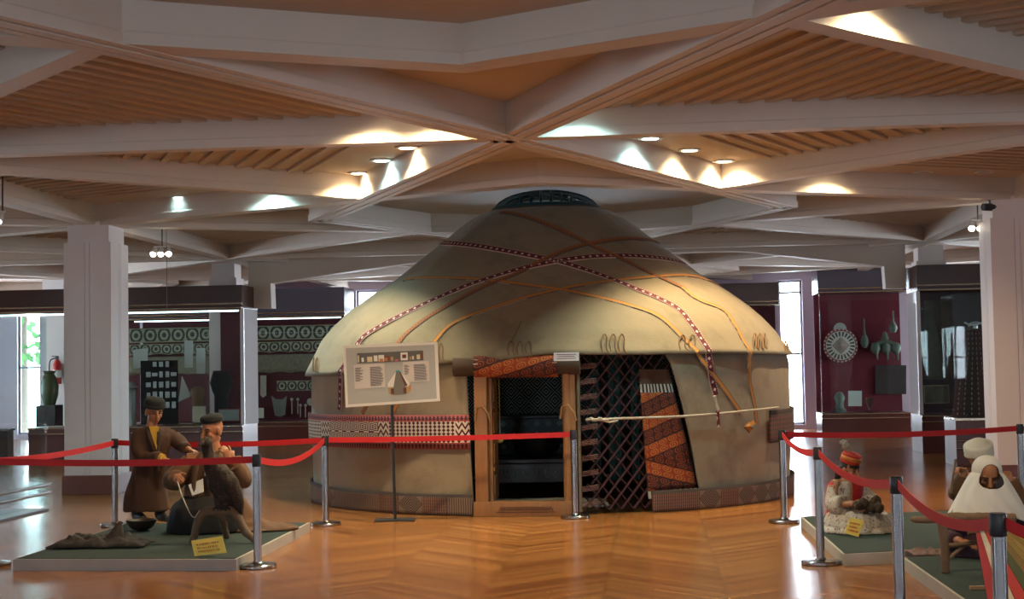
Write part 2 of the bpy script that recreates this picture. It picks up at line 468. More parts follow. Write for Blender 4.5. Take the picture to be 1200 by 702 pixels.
# ---- recessed downlights along the star
TRIM = plain('lamp_trim', (.75, .74, .72), .3, .03, 4)
LENSW, LENSC, LENSO = emit('lamp_lens_warm', (1, .80, .50), 26), emit('lamp_lens_cool', (.62, .95, 1.0), 26), plain('lamp_lens_dark', (.25, .22, .18), .4)
dl_proto = {}
def downlight(p, kind, label):
    loc = V((p[0], p[1], CZ))
    if kind not in dl_proto:
        o = thing('downlight', label, 'ceiling light', loc, 'recessed downlights')
        a = MB(); a.lathe([(.115, 0), (.115, -.012), (.085, -.014), (.08, .03)], loc, 24, cap=False); a.build('trim_ring', TRIM, o, smooth=30, solid=.004)
        b = MB(); b.lathe([(.0, -.006), (.05, -.008), (.084, -.004), (.084, .004), (0, .006)], loc, 24, cap=False); b.build('lens', {'w': LENSW, 'c': LENSC, 'o': LENSO}[kind], o, smooth=30)
        if kind != 'o':
            l = bpy.data.lights.new('bulb', 'SPOT'); l.energy = DOWN_W if kind == 'w' else DOWN_C; l.color = (1, .74, .42) if kind == 'w' else (.50, .95, 1.0)
            l.spot_size = math.radians(140); l.spot_blend = .7; l.shadow_soft_size = .06
            q = bpy.data.objects.new('bulb', l); COL.objects.link(q); q.parent = o; q.location = (0, 0, -.03)
        dl_proto[kind] = o
    else: o = dup(dl_proto[kind], loc, label)
    return o
for px, py, k, lb in ((477, 172, 'w', 'warm recessed downlight nearest the central beam crossing, left pit'), (447, 187, 'c', 'cool white recessed downlight, middle of three in left ceiling pit'), (420, 202, 'w', 'warm recessed downlight in the far corner of the left ceiling pit'),
                      (762, 161, 'c', 'cool white recessed downlight nearest the central beam crossing, right pit'), (808, 175, 'w', 'warm recessed downlight, middle of three in right ceiling pit'), (848, 188, 'w', 'warm recessed downlight in the far corner of the right ceiling pit'),
                      (211, 230, 'c', 'cool recessed downlight lit above the left column'), (147, 238, 'o', 'unlit recessed downlight beside the left column head'),
                      (1082, 201, 'o', 'unlit recessed downlight left of its pair above the right column'), (1153, 201, 'o', 'unlit recessed downlight closest to the right column')):
    downlight(G(px, py, CZ), k, lb)
for t_, k, side in ((.20, 'w', -1), (.36, 'w', -1), (.20, 'c', 1)):
    downlight((xm(side * (.60 if t_ < .3 else 1.15)), -.36), k, '%s recessed downlight %s the central beam crossing on the %s, above the front slats' % ({'w': 'warm', 'c': 'cool'}[k], 'nearest' if t_ < .3 else 'second from', {-1: 'left', 1: 'right'}[side]))
for p, k, lb in (((-3.3, 4.3), 'c', 'cool recessed downlight hidden behind the left pit beam'), ((xm(3.5), 4.3), 'w', 'warm recessed downlight hidden behind the right pit beam'),
                 ((-7.6, 7.6), 'c', 'cool recessed downlight behind the left column'), ((-3.9, 7.9), 'o', 'recessed downlight behind the star, left'),
                 ((xm(2.78), -3.66), 'w', 'warm recessed downlight nearest the front right beam crossing'), ((-2.0, 9.2), 'c', 'cool recessed downlight behind the yurt crown')):
    downlight(p, k, lb)

# ================================================================== the yurt
YC = CAM + FH * 17.65 + RH * (42 / FPX * 17.65); YC.z = 0
TOC = (V((CAM.x, CAM.y, 0)) - YC).normalized()           # towards the viewer
SID = V((-TOC.y, TOC.x, 0))                              # to the right as one faces the door
def YP(phi, r, z): return YC + (TOC * math.cos(phi) + SID * math.sin(phi)) * r + V((0, 0, z))
PROF = [(2.80, 0), (2.82, .5), (2.83, 1.0), (2.83, 1.5), (2.79, 1.64), (2.68, 1.85), (2.52, 2.03), (2.35, 2.18), (2.08, 2.38), (1.81, 2.55), (1.585, 2.73), (1.37, 2.90), (1.23, 3.01), (1.06, 3.15), (.90, 3.27), (.74, 3.355), (.60, 3.40)]
def prof_r(z):
    for (r0, z0), (r1, z1) in zip(PROF, PROF[1:]):
        if z <= z1: return r0 + (r1 - r0) * (z - z0) / (z1 - z0)
    return .55
def yhit(px, py, off=0.0):
    """first point of the photograph's ray on the yurt's surface, pushed out by off"""
    r = ray(px, py); t = 13.0; last = None
    while t < 18.2:
        p = CAM + r * t; q = p - YC; rr = math.hypot(q.x, q.y)
        e = rr - prof_r(max(0, p.z)) - off
        if last is not None and e <= 0 < last[1]:
            t0 = last[0]; 
            for _ in range(24):
                tm = (t0 + t) / 2; p = CAM + r * tm; q = p - YC
                if math.hypot(q.x, q.y) - prof_r(max(0, p.z)) - off > 0: t0 = tm
                else: t = tm
            return CAM + r * t
        last = (t, e); t += .04
    # just past the silhouette: nearest approach
    best = min((abs(math.hypot(*(CAM + r * (13 + .02 * k) - YC).xy) - prof_r(max(0, (CAM + r * (13 + .02 * k)).z))), k) for k in range(260))[1]
    return CAM + r * (13 + .02 * best)
def phi_of(p): q = p - YC; return math.atan2(q.dot(SID), q.dot(TOC))
def ynorm(p):
    q = p - YC; h = V((q.x, q.y, 0)).normalized(); z = p.z
    s = (prof_r(z + .04) - prof_r(max(0, z - .04))) / .08 if z > .05 else 0
    return (h - V((0, 0, s))).normalized()
def wrk(phi, z, a=.012): return a * (noise.noise(V((phi * 5, z * 1.2, 3))) + .5 * noise.noise(V((phi * 13, z * 2.5, 8))))

# felt
def felt(name, a, b, dirt):
    m = Mat(name); n1, n2, n3 = m.noise(1.1, 5), m.noise(7, 5), m.noise(60, 2)
    c = m.mix(n1 * .7 + n2 * .3, a, b); c = m.mix(((m.noise(2.3, 6, rough=.65) - .50) * 4.5).m('MINIMUM', 1.0).max(0.0) * .55, c, dirt)
    m.color(c).set(rough=.95, spec=.15, sheen=.2); m.bump(n3 * .5 + n2, .25, .012); return m.m
FELT_R = felt('roof_felt', (.165, .130, .078), (.250, .203, .130), (.088, .067, .040)); FELT_W = felt('wall_felt', (.235, .185, .12), (.35, .285, .195), (.12, .088, .052))
def woven(name):
    m = Mat(name); _, (u, v, _z) = m.coord('UV'); return m, u, v
CRIM, BONE = (.085, .010, .014), (.62, .55, .44)
# crimson strap with pale dots
m, u, v = woven('crimson_strap'); e = (v - .5).abs(); dot = ((u.fract() - .5).abs() + (v - .5).abs() * .9) < .23
c = m.mix(dot, CRIM, (.58, .42, .38)); c = m.mix((e > .37) * (((u * 3.0).fract()) > .45), c, (.45, .22, .20)); c = m.mix(e > .465, c, (.50, .38, .33)); m.color(c).set(rough=.9); STRAP_C = m.m
# orange strap with dark patterned edges
m, u, v = woven('orange_strap'); e = (v - .5).abs(); zig = ((u * 2.0).fract() - .5).abs() * .25
c = m.mix((e + zig) > .34, (.50, .20, .025), (.13, .10, .075)); c = m.mix((e > .44) * ((u * 4.0).fract() > .5), c, (.33, .29, .22)); m.color(m.mix(m.noise(40, 2, kind='UV') * .4, c, (.25, .10, .03))).set(rough=.9); STRAP_O = m.m
m, u, v = woven('shaded_orange_strap'); e = (v - .5).abs(); zz = (((u * 1.6).fract() - .5).abs() * 1.2 - v).abs()
c = m.mix(zz < .16, (.30, .10, .03), (.10, .05, .03)); c = m.mix(e > .42, c, (.09, .075, .06)); m.color(c).set(rough=.9); STRAP_B = m.m  # orange straps high on the roof, their shade put into darker browns
# pale band with crimson frets
m, u, v = woven('white_fret_band')
x = u * 1.0; w_ = (v - .5).abs()
cell = (x * 2.2).fract() - .5; cy = (((v - .18) / .64) * 2.0).fract() - .5
key = (((cell.abs().max(cy.abs()) * 6.0) + (cell > 0.0) * .5).fract() > .5)
dots = ((((x * 7.0).fract() - .5).abs() + (((v - .18) / .64 * 6.0).fract() - .5).abs() * .8) < .42)
zg = ((v * 5.0 + ((x * 5.0).fract() - .5).abs() * 1.5).fract() > .55)
sec = (x / 1.0).mod(6.0)
pat = (sec < 2.6) * key + (sec > 2.6) * (sec < 3.0) * zg + (sec > 3.0) * (sec < 5.3) * dots + (sec > 5.3) * zg
c = m.mix(pat.min(1.0), BONE, CRIM)
bord = (w_ > .34) * (w_ < .47); ck = ((((x * 8.0).fract() - .5).abs() * 2.0 + ((v * 9.0).fract() - .5).abs()) < .62)
c = m.mix(bord, c, (.07, .012, .014)); c = m.mix(bord * ck, c, (.28, .07, .07)); c = m.mix((w_ > .31) * (w_ < .34), c, (.35, .05, .045)); c = m.mix(w_ > .47, c, (.30, .06, .05)); m.color(c).set(rough=.92); BANDW = m.m
# woven band along the foot
m, u, v = woven('foot_band')
cellk = (u * .8).fract(); sect = m.white((u * .8 * 1.0).floor(), 3.0)
st = ((v * 7.0).fract() > .5); sv = ((u * 9.0).fract() > .55)
dx = (cellk - .5).abs() * 2.4; dy = (v - .5).abs() * 2.0; med = ((dx + dy) * 4.0).fract() > .5
c1 = m.mix(sv, (.22, .17, .125), (.10, .04, .03)); c2 = m.mix(med * ((dx + dy) < 1.3), (.22, .16, .12), (.035, .024, .02)); c3 = m.mix(sv, m.mix(st, (.22, .04, .03), (.06, .03, .025)), (.21, .15, .105))
c = m.mix(sect > .40, c1, c3); c = m.mix(sect > .78, c, c2); c = m.mix((v > .86), c, (.035, .02, .016)); c = m.mix(v < .07, c, (.05, .03, .025)); c = m.mix(m.noise(30, 3, kind='UV') * .4, c, (.12, .08, .06)); m.color(c).set(rough=.95); BANDF = m.m
# red and orange scroll carpet
m, u, v = woven('scroll_carpet')
zz = ((v - .5).abs() - u * .24) * 4.6 + 10.0; row = zz.floor(); fr = zz.fract()
a = (u * 4.2 + row * .37).fract() - .5; b = ((fr * 2.0).fract() - .5) * 1.0
rad = (a * a + b * b * .75).sqrt(); an = b.atan2(a) / (2 * PI)
spi = ((rad * 4.2 + an).fract() > .60) * (rad < .46)
bg = m.mix(row.mod(2.0) > .5, (.33, .045, .015), (.05, .014, .012)); fg = m.mix(row.mod(2.0) > .5, (.50, .19, .03), (.27, .06, .02))
c = m.mix(spi, bg, fg); c = m.mix((fr - .5).abs() > .455, c, (.025, .012, .012)); c = m.mix(m.noise(25, 3, kind='UV') * .35, c, (.10, .03, .015)); m.color(c).set(rough=.95); CARPET = m.m
m, u, v = woven('fringe_stripes'); m.color(m.mix((u * 13.0).fract() > .5, (.46, .43, .37), (.02, .016, .016))).set(rough=.95); FRINGE = m.m
# dark fretwork hanging inside
m, u, v = woven('fretwork_carpet')
p = u + v; q = u - v; pc = (p * 4.0).fract() - .5; qc = (q * 4.0).fract() - .5
sp = ((pc.abs().max(qc.abs()) * 5.0 + (pc > qc) * .5).fract() > .5)
c = m.mix(sp, (.02, .028, .026), (.55, .66, .58)); m.color(c).set(rough=.95); FRET = m.m

DWOOD = Mat('door_wood'); n = DWOOD.noise(3, 5, DWOOD.vec(DWOOD.coord('Object')[1][0] * 8, DWOOD.coord('Object')[1][1] * 8, DWOOD.coord('Object')[1][2])); DWOOD.color(DWOOD.mix(n, (.20, .082, .025), (.36, .165, .055))).set(rough=.45).bump(n, .2, .01); DWOOD = DWOOD.m
CARVE = plain('carved_line', (.10, .035, .012), .6); LATH = plain('lattice_lath', (.050, .014, .017), .55, .3, 10); ROLL = plain('felt_roll_brown', (.07, .042, .025), .95, .3, 9)
ROPE = plain('rope', (.45, .39, .30), .95, .2, 40); LEATHER = plain('leather_thong', (.30, .16, .06), .8); CORDM = plain('sewn_cord', (.16, .095, .05), .95, .2, 20)
TEAL = plain('teal_crown', (.010, .055, .065), .30, .2, 6); FILM = glass_mat('crown_film', (.62, .75, .75), 2.0)

yurt = thing('yurt', 'large round felt yurt with woven straps and wooden door', 'yurt', YC)
# wall felt from the right of the lattice round the back to the left of the door
def ph(px, py): return phi_of(yhit(px, py))
pR0, pR1 = ph(779, 420), ph(823, 585); pL0, pL1 = ph(547, 430), ph(556, 590)
def wallfn(a, b):
    z = .001 + b * 1.62
    l = pR0 + (pR1 - pR0) * (1 - b) ** .8 ; r = 2 * PI + pL0 + (pL1 - pL0) * (1 - b)
    phi = l + (r - l) * a
    fold = .010 * math.sin(phi * 21 + 2 * noise.noise(V((phi * 3, 0, 0)))) * (1 - b) ** .5
    return YP(phi, prof_r(z) + wrk(phi, z) + fold * .6, z)
mb = MB(); mb.grid(wallfn, 240, 16, flip=True); mb.build('felt_wall', FELT_W, yurt, smooth=80, solid=.025)
# seams down the wall felt
# roof felt: lower edge follows the photograph's eave line
EAV = sorted((phi_of(yhit(a, b)), yhit(a, b).z) for a, b in ((372, 441), (395, 441), (440, 436), (514, 427), (560, 424), (600, 421), (640, 415), (690, 416), (750, 416), (800, 415), (860, 415), (905, 416)))
def eave(phi):
    phi = (phi + PI) % (2 * PI) - PI
    if phi <= EAV[0][0]: return EAV[0][1]
    if phi >= EAV[-1][0]: return EAV[-1][1]
    for (p0, z0), (p1, z1) in zip(EAV, EAV[1:]):
        if phi <= p1: return z0 + (z1 - z0) * (phi - p0) / (p1 - p0)
SEAMS = [ph(527, 424) - .06, 1.35, 2.6, -1.6, -2.6]
def rooffn(a, b):
    phi = -PI + 2 * PI * a; z0 = eave(phi); zt = 3.385 + .02 * noise.noise(V((math.cos(phi) * 2, math.sin(phi) * 2, 1)))
    z = z0 + (zt - z0) * b; r = prof_r(z)
    lip = .055 * max(0, 1 - (z - z0) / .22) ** 1.5 + .03
    return YP(phi, r + lip + wrk(phi, z, .016) * (1 if b < .97 else 0), z)
mb = MB(); mb.grid(rooffn, 200, 40, flip=True); roof = mb.build('roof_felt', FELT_R, yurt, smooth=80, solid=.02)
OFF = .062
def strap(name, px_pts, w, mat, n=6, off=OFF, extra=None):
    P = [yhit(a, b) for a, b in px_pts]; S = spline(P, n); pts, nr = [], []
    for p in S:
        q = p - YC; h = V((q.x, q.y, 0)).normalized(); z = p.z
        lip = 0
        phi = phi_of(p); z0 = eave(phi)
        if z >= z0: lip = .055 * max(0, 1 - (z - z0) / .22) ** 1.5 + .03
        else: lip = .055 * max(0, 1 - (z0 - z) / .30)
        rr = max(prof_r(z), 0) + lip + .016
        pts.append(YC + h * (rr - .016) + V((0, 0, z)) + ynorm(p) * .02); nr.append(ynorm(p))
    mb = MB(); mb.ribbon(pts, nr, w, .012); return mb.build(name, mat, yurt, smooth=60)
strap('crimson_strap', [(400, 480), (403, 460), (412, 425), (427, 400), (443, 388), (483, 367), (533, 344), (567, 331), (617, 316), (667, 306), (717, 302), (767, 304.5), (800, 312)], .085, STRAP_C)
strap('crimson_strap', [(522, 286.5), (540, 288), (567, 291.5), (617, 301), (660, 310.5), (700, 324), (733, 337), (767, 351), (791, 364), (808, 384), (820, 405), (828, 430), (837, 463)], .085, STRAP_C)
strap('narrow_strap', [(427, 485), (447, 445), (474, 399), (500, 377), (533, 357), (567, 339), (600, 326), (633, 309), (667, 294), (700, 286), (733, 282), (767, 286)], .060, STRAP_B)
strap('orange_strap', [(462, 485), (485, 440), (513, 401), (533, 381), (567, 367), (617, 351), (667, 339), (717, 331.5), (767, 326.5), (800, 325), (820, 329), (838, 336)], .055, STRAP_O)
strap('narrow_strap', [(590, 251), (612, 255), (633, 262), (667, 277), (700, 294), (733, 309), (767, 326), (800, 341)], .065, STRAP_B)
strap('orange_strap', [(796, 339), (814, 353), (843, 365), (857, 383), (867, 405), (874, 437), (882, 477), (884, 497)], .065, STRAP_O)
strap('orange_strap', [(478, 330), (500, 328), (550, 329), (600, 334), (650, 341), (683, 347), (733, 359), (767, 371), (788, 388), (806, 408), (820, 425), (843, 451), (866, 484)], .060, STRAP_O)
# bands round the wall
def wall_band(name, pa, pb, z0f, z1f, mat, off=.045, n=70, urange=None):
    L = abs(pb - pa) * 2.85
    def fn(a, b):
        phi = pa + (pb - pa) * a; z = z0f(a) + (z1f(a) - z0f(a)) * b
        return YP(phi, prof_r(max(z, 0)) + off + .4 * wrk(phi, z), z)
    hh = abs(z1f(.5) - z0f(.5)); mb = MB(); mb.grid(fn, n, 5, uvf=lambda a, b: (a * L / hh * (urange or 1), b)); return mb.build(name, mat, yurt, smooth=60, solid=-.012)
zW0, zW1 = yhit(460, 526).z, yhit(460, 487).z
wall_band('patterned_band', -1.75, ph(553, 505), lambda a: zW0 - .02 + .03 * a, lambda a: zW1 - .01 + .02 * a, BANDW, .055, urange=1.0)
wall_band('patterned_band', ph(896, 500), 1.75, lambda a: yhit(906, 518).z, lambda a: yhit(906, 480).z, BANDF, .055)
fL, fR = ph(556, 595), ph(761, 595)
wall_band('foot_band', -2.2, fL, lambda a: -.0 + .0 * a, lambda a: .24 - .02 * a, BANDF, .06)
wall_band('foot_band', fR, 2.2, lambda a: .0, lambda a: .225, BANDF, .065)
# rope and tassels
rp = spline([yhit(693, 492, .1), yhit(740, 490, .09), yhit(790, 488.5, .08), yhit(840, 485, .08), yhit(880, 481, .08), yhit(900, 479, .08), yhit(912, 477.5, .08)], 6)
mb = MB(); mb.tube(rp, .013, 6)
k = rp[1]; 
for i in range(7): mb.ell(k + SID * (.03 * i - .1) + V((0, 0, .01 * math.sin(i * 2))), (.028, .018, .016), nu=8, nv=6)
mb.tube([k, k + SID * .12 + V((0, 0, -.03)), k + SID * .2 + V((0, 0, -.015))], .01, 5); mb.build('girth_rope', ROPE, yurt, smooth=60)
for a, b, cl in (((837, 464), (841, 480), ROPE), ((841, 480), (842, 500), STRAP_C)):
    p, q = yhit(*a, .09), yhit(*b, .09); mb = MB(); mb.tube([p, (p + q) / 2, q], [.02, .013, .02], 7); mb.build('tassel', cl, yurt, smooth=60)
p, q = yhit(884, 494, .09), yhit(875, 500, .09)
mb = MB(); mb.ribbon([p, (p + q) / 2, q, yhit(880, 505, .09)], [TOC] * 4, .07, .01); mb.build('strap_end', STRAP_O, yurt)
# sewn cord motifs on the roof's edge
def motif(cx, by, w, h, n=3):
    base = []; 
    for i in range(n):
        x0 = cx - w / 2 + w * i / n; x1 = x0 + w / n
        base += [(x0 + .15 * w / n, by), (x0, by - h * .55), (x0 + .3 * w / n, by - h), (x0 + .65 * w / n, by - h * .8), (x1 - .35 * w / n, by - h * .2)]
    P = [YP(phi_of(p), prof_r(p.z) + .092, p.z) for p in spline([yhit(*q) for q in base + [(cx + w / 2, by)]], 4)]
    mb = MB(); mb.tube(P, .0085, 5); mb.build('cord_motif', CORDM, yurt, smooth=60)
motif(612, 417, 30, 17); motif(717, 414, 29, 22); motif(801, 411, 22, 18, 2); motif(882, 409, 16, 18); motif(519, 423, 13, 20, 2); motif(380, 437, 8, 18, 2); motif(913, 411, 6, 12, 2)
mb = MB(); mb.tube([YP(phi_of(q), prof_r(q.z) + .088, q.z) for q in spline([yhit(a, b) for a, b in ((600, 402), (606, 390), (612, 377))], 5)], .006, 5); mb.build('seam', CORDM, yurt)
# crown
crown = MB()
c0 = YC + V((0, 0, 3.40))
crown.tube([c0 + V((.63 * math.cos(2 * PI * k / 40), .63 * math.sin(2 * PI * k / 40), 0)) for k in range(41)], .045, 8)
def arc(d, o, h): 
    s = math.sqrt(max(0, .62 ** 2 - o * o)); n = V((-d.y, d.x, 0))
    return [c0 + n * o + d * (s * math.cos(PI * k / 14)) + V((0, 0, h * math.sin(PI * k / 14))) for k in range(15)]
for o in (-.30, -.18, -.06, .06, .18, .30):
    crown.tube(arc(SID, o, .25 - abs(o) * .2), .017, 6); crown.tube(arc(TOC, o, .24 - abs(o) * .2), .017, 6)
cr = crown.build('crown', TEAL, yurt, smooth=50)
film = MB(); film.grid(lambda a, b: c0 + V((.6 * (1 - b) * math.cos(2 * PI * a), .6 * (1 - b) * math.sin(2 * PI * a), .02 + .19 * (1 - (1 - b) ** 2) + .012 * noise.noise(V((9 * a, 7 * b, 2))))), 30, 6); film.build('clear_film', FILM, cr, smooth=70)
# ---- door frame, set in a flat plane
dph = (ph(557, 520) + ph(672, 520)) / 2; DO = YP(dph, 2.78, 0); dn = (DO - YC).normalized(); dt = V((-dn.y, dn.x, 0)); DR = Matrix((dt, -dn, V((0, 0, 1)))).transposed()
def dx_of(px, py=520):
    r = ray(px, py); t = (DO + dn * .08 - CAM).dot(dn) / r.dot(dn); p = CAM + r * t; return (p - DO).dot(dt), p.z
def dl(x, y, z): return DO + DR @ V((x, y, z))
x0, x1, x2, x3 = [dx_of(a)[0] for a in (556, 571, 659, 670)]
ztop = dx_of(560, 441)[1]; zs = dx_of(610, 588)[1]
door = tag(MB().box(dl((x0 + x1) / 2, 0, ztop / 2 + .02), (x1 - x0, .14, ztop), DR, bev=.015).build('door_jamb', DWOOD, yurt, smooth=30))
mb = MB(); r_ = (x3 - x2) / 2; mb.lathe([(r_, .02), (r_, ztop), (r_ * .8, ztop + .035), (r_ * .3, ztop + .05)], dl((x2 + x3) / 2, 0, 0), 14); mb.box(dl((x2 + x3) / 2 + r_ * 1.3, .02, ztop / 2), (r_, .1, ztop), DR); mb.build('door_jamb', DWOOD, yurt, smooth=40)
sill = MB().box(dl((x0 + x3) / 2, 0, zs / 2), (x3 - x0 + .04, .16, zs), DR, bev=.01).build('door_sill', DWOOD, yurt, smooth=30)
mb = MB()
for i in range(22):
    xx = x1 + .13 + (x2 - x1 - .26) * i / 21; mb.tube([dl(xx - .02, -.083, zs * .42), dl(xx, -.085, zs * .66), dl(xx + .02, -.083, zs * .42)], .005, 5)
mb.tube([dl(x1 + .08, -.083, zs * .3), dl(x2 - .08, -.083, zs * .3)], .004, 5); mb.build('carving', CARVE, sill)
mb = MB().box(dl(x1 + .02, .26, (ztop + zs) / 2), (.035, .44, ztop - zs), DR, bev=.006); leaf = mb.build('door_leaf', DWOOD, yurt)
mb = MB()
for zz in (.25, .5, .75): mb.box(dl(x1 + .042, .26, zs + (ztop - zs) * zz), (.012, .34, .03), DR)
for zz in (.12, .37, .62, .87): mb.box(dl(x1 + .041, .26, zs + (ztop - zs) * zz), (.01, .25, .2), DR, bev=.004)
mb.build('door_panel', DWOOD, leaf)
zl0, zl1 = dx_of(600, 440)[1], dx_of(600, 418)[1]; zr = (zl0 + zl1) / 2; rr = (zl1 - zl0) / 2
mb = MB()
xa, xb, xc, xd = [dx_of(a)[0] for a in (532, 557, 655, 681)]
RX = lambda a, b, r, m_: m_.tube([dl(a, -.02, zr), dl((a + b) / 2, -.02, zr), dl(b, -.02, zr)], r, 14)
RX(xa, xd, rr * 1.0, mb); mb.build('lintel_roll', ROLL, yurt, smooth=50)
mb = MB()
def wrapfn(a, b):
    an = PI * (.05 + b * 1.1); return dl(xb + (xc - xb) * a, -.02 - (rr + .015) * math.sin(an), zr + (rr + .015) * math.cos(an))
mb.grid(wrapfn, 10, 10, uvf=lambda a, b: (a * 1.6, b * .55)); mb.build('carpet_wrap', CARPET, yurt, smooth=60, solid=.01)
for a, b in ((xb, xb + .045), (xc - .045, xc)):
    mb = MB(); mb.grid(lambda s, t: dl(a + (b - a) * s, -.02 - (rr + .024) * math.sin(PI * (.05 + t * 1.0)), zr + (rr + .024) * math.cos(PI * (.05 + t))), 2, 8, uvf=lambda s, t: (t * .45, s)); mb.build('fringe', FRINGE, yurt, smooth=60)
for px in (562, 662):
    c_ = dx_of(px, 470)[0]; mb = MB(); s_ = 1 if px < 600 else -1
    mb.tube([dl(c_ - .05, -.09, .98), dl(c_ - .03, -.1, 1.1), dl(c_ + .03, -.1, 1.12), dl(c_ + .09, -.1, 1.04), dl(c_ + .11, -.09, .96)], .012, 6); mb.build('thong', LEATHER, yurt, smooth=50)
# ---- lattice wall beside the door
def lattice(pa, pb, z0, z1, n, slope, r=2.72, w=.023):
    mb = MB(); k = slope
    span = (z1 - z0) / k
    for s in (1, -1):
        for i in range(-n, 2 * n):
            p0 = pa + (pb - pa) * i / n; pts = []
            for j in range(13):
                z = z0 + (z1 - z0) * j / 12; phi = p0 + s * (z - z0) / k
                if pa <= phi <= pb: pts.append(YP(phi, r + s * .014, z))
            if len(pts) > 1: mb.tube(pts, w, 6, flat=.5, up=None)
    return mb
gl0, gl1 = ph(684, 520), ph(800, 520)
lattice(gl0, gl1, .04, 1.62, 8, 3.3).build('lattice', LATH, yurt, smooth=40)
lattice(ph(536, 520), ph(556, 520), .04, 1.5, 3, 3.3, 2.74).build('lattice', LATH, yurt, smooth=40)
# reed screen and lacing at the lattice's end
RPOST = plain('reed_post', (.20, .145, .09), .9, .25, 20)
pp_ = ph(679, 520); mb = MB(); mb.tube([YP(pp_, 2.77, .03), YP(pp_, 2.77, .8), YP(pp_, 2.77, 1.55)], .05, 8, flat=.5); rpst = mb.build('lattice_post', RPOST, yurt, smooth=50)
LACE = plain('lacing', (.16, .075, .06), .9)
mb = MB()
for z in [.08 + .155 * i for i in range(10)]:
    for k in range(4):
        zz = z + .014 * k; pa = ph(682, 520); mb.tube([YP(pa, 2.79, zz), YP(pa + .03, 2.81, zz + .012), YP(pa + .062, 2.77, zz + .02)], .0055, 5)
mb.build('lacing', LACE, rpst)
# dark mesh carpet strip above the lattice and the scroll carpet
c00, c10, c01, c11 = [yhit(a, b) for a, b in ((762, 585), (822, 580), (752, 440), (789, 440))]
def cpt(a, b):
    p = c00.lerp(c10, a).lerp(c01.lerp(c11, a), b); return YP(phi_of(p), 2.765 + .012 * math.sin(a * 9), p.z)
mb = MB(); mb.grid(lambda a, b: cpt(a, .06 + .80 * b), 8, 20, uvf=lambda a, b: (a, b * 1.55)); hang = mb.build('scroll_carpet', CARPET, yurt, smooth=60, solid=.012)
for b0, b1 in ((0, .06), (.86, .93)):
    mb = MB(); mb.grid(lambda a, b: cpt(a, b0 + (b1 - b0) * b), 8, 2, uvf=lambda a, b: (a * .75, b)); mb.build('fringe', FRINGE, hang, smooth=60)
mb = MB(); mb.grid(lambda a, b: cpt(a, .93 + .12 * b), 8, 2); mb.build('dark_border', ROLL, hang, smooth=60)
# pale name card above the door
CARD = plain('white_card', (.78, .74, .72), .7, .03); INK = plain('ink', (.10, .08, .09), .8); RINK = plain('red_ink', (.55, .12, .04), .8)
p = dl(dx_of(666.5)[0], -.165, dx_of(666.5, 418)[1]); mb = MB().box(p, (.255, .012, .085), DR); cardo = tag(mb.build('name_card', CARD), 'small white card fixed above the yurt door', 'card')
mb = MB()
for i, w in enumerate((.20, .17, .19)): mb.box(p - dn * -.0075 + V((0, 0, .022 - .02 * i)), (w, .002, .006), DR)
mb.build('text_line', INK, cardo)

# ---- inside the yurt
mb = MB(); mb.grid(lambda a, b: YP(PI - .75 + 1.5 * a + (0), 2.55, .55 + 1.35 * b), 20, 4, uvf=lambda a, b: (a * 3.9, b * 1.35), flip=False); tag(mb.build('wall_carpet', FRET, smooth=60, solid=.015), 'dark fretwork carpet hung at the back inside the yurt', 'carpet')
def inner(px, py, depth, z=None):
    p = D(px, py, depth)
    if z is not None: p.z = z
    return p
CHESTM = Mat('chest_paint'); _, (u_, v_, w_) = CHESTM.coord('Object'); CHESTM.color(CHESTM.mix((((u_ * 7).fract() - .5).abs() + ((w_ * 7).fract() - .5).abs()) < .3, (.015, .07, .085), (.20, .33, .33))).set(rough=.4); CHESTM = CHESTM.m
DARKM = plain('dark_lacquer', (.018, .017, .018), .35, .2); IRON = plain('cauldron_iron', (.028, .027, .027), .42, .2, 8, metal=.6); TEALC = plain('teal_cloth', (.10, .33, .31), .8, .2)
cx = inner(624, 480, 18.9, 0)
ch = thing('painted_chest', 'dark teal painted chest at the back of the yurt', 'chest', cx)
RC = CR
mb = MB().box(cx + V((0, 0, .62)), (1.0, .45, .46), RC, bev=.01); mb.build('chest_body', CHESTM, ch)
mb = MB().box(cx + V((0, 0, .87)), (1.05, .5, .05), RC, bev=.015); mb.build('lid', DARKM, ch)
for sx in (-.42, .42):
    for sy in (-.17, .17): MB().box(cx + RC @ V((sx, sy, .2)), (.07, .07, .40), RC).build('foot', DARKM, ch)
tx = inner(622, 555, 17.0, 0)
tb = thing('low_table', 'low black table carved with pale scrolls inside the yurt', 'table', tx)
MB().box(tx + V((0, 0, .43)), (1.3, .62, .05), RC, bev=.012).build('table_top', DARKM, tb)
MB().box(tx + V((0, 0, .29)), (1.2, .52, .22), RC, bev=.01).build('apron', DARKM, tb)
mb = MB()
for i in range(5):
    q = tx + RC @ V((-.48 + .24 * i, -.266, .29))
    for s in (-1, 1): mb.tube([q + RC @ V((s * .02, 0, -.06)), q + RC @ V((s * .07, 0, -.03)), q + RC @ V((s * .08, 0, .04)), q + RC @ V((s * .03, 0, .05)), q + RC @ V((s * .04, 0, .0))], .009, 5)
mb.build('scroll_pattern', plain('pale_paint', (.35, .40, .37), .6), tb)
for sx in (-.52, .52):
    for sy in (-.2, .2): MB().box(tx + RC @ V((sx, sy, .09)), (.08, .08, .18), RC).build('leg', DARKM, tb)
bx = inner(629, 530, 17.0, .456)
bo = thing('cauldron', 'black iron cauldron on the low table inside the yurt', 'cauldron', bx)
MB().lathe([(.10, .0), (.20, .03), (.27, .11), (.285, .19), (.30, .2), (.30, .215), (.27, .215), (.25, .12), (.0, .05)], bx, 24).build('bowl', IRON, bo, smooth=40)
la = thing('ladle', 'dark ladle resting in the iron cauldron', 'ladle', bx + V((.1, 0, .06)))
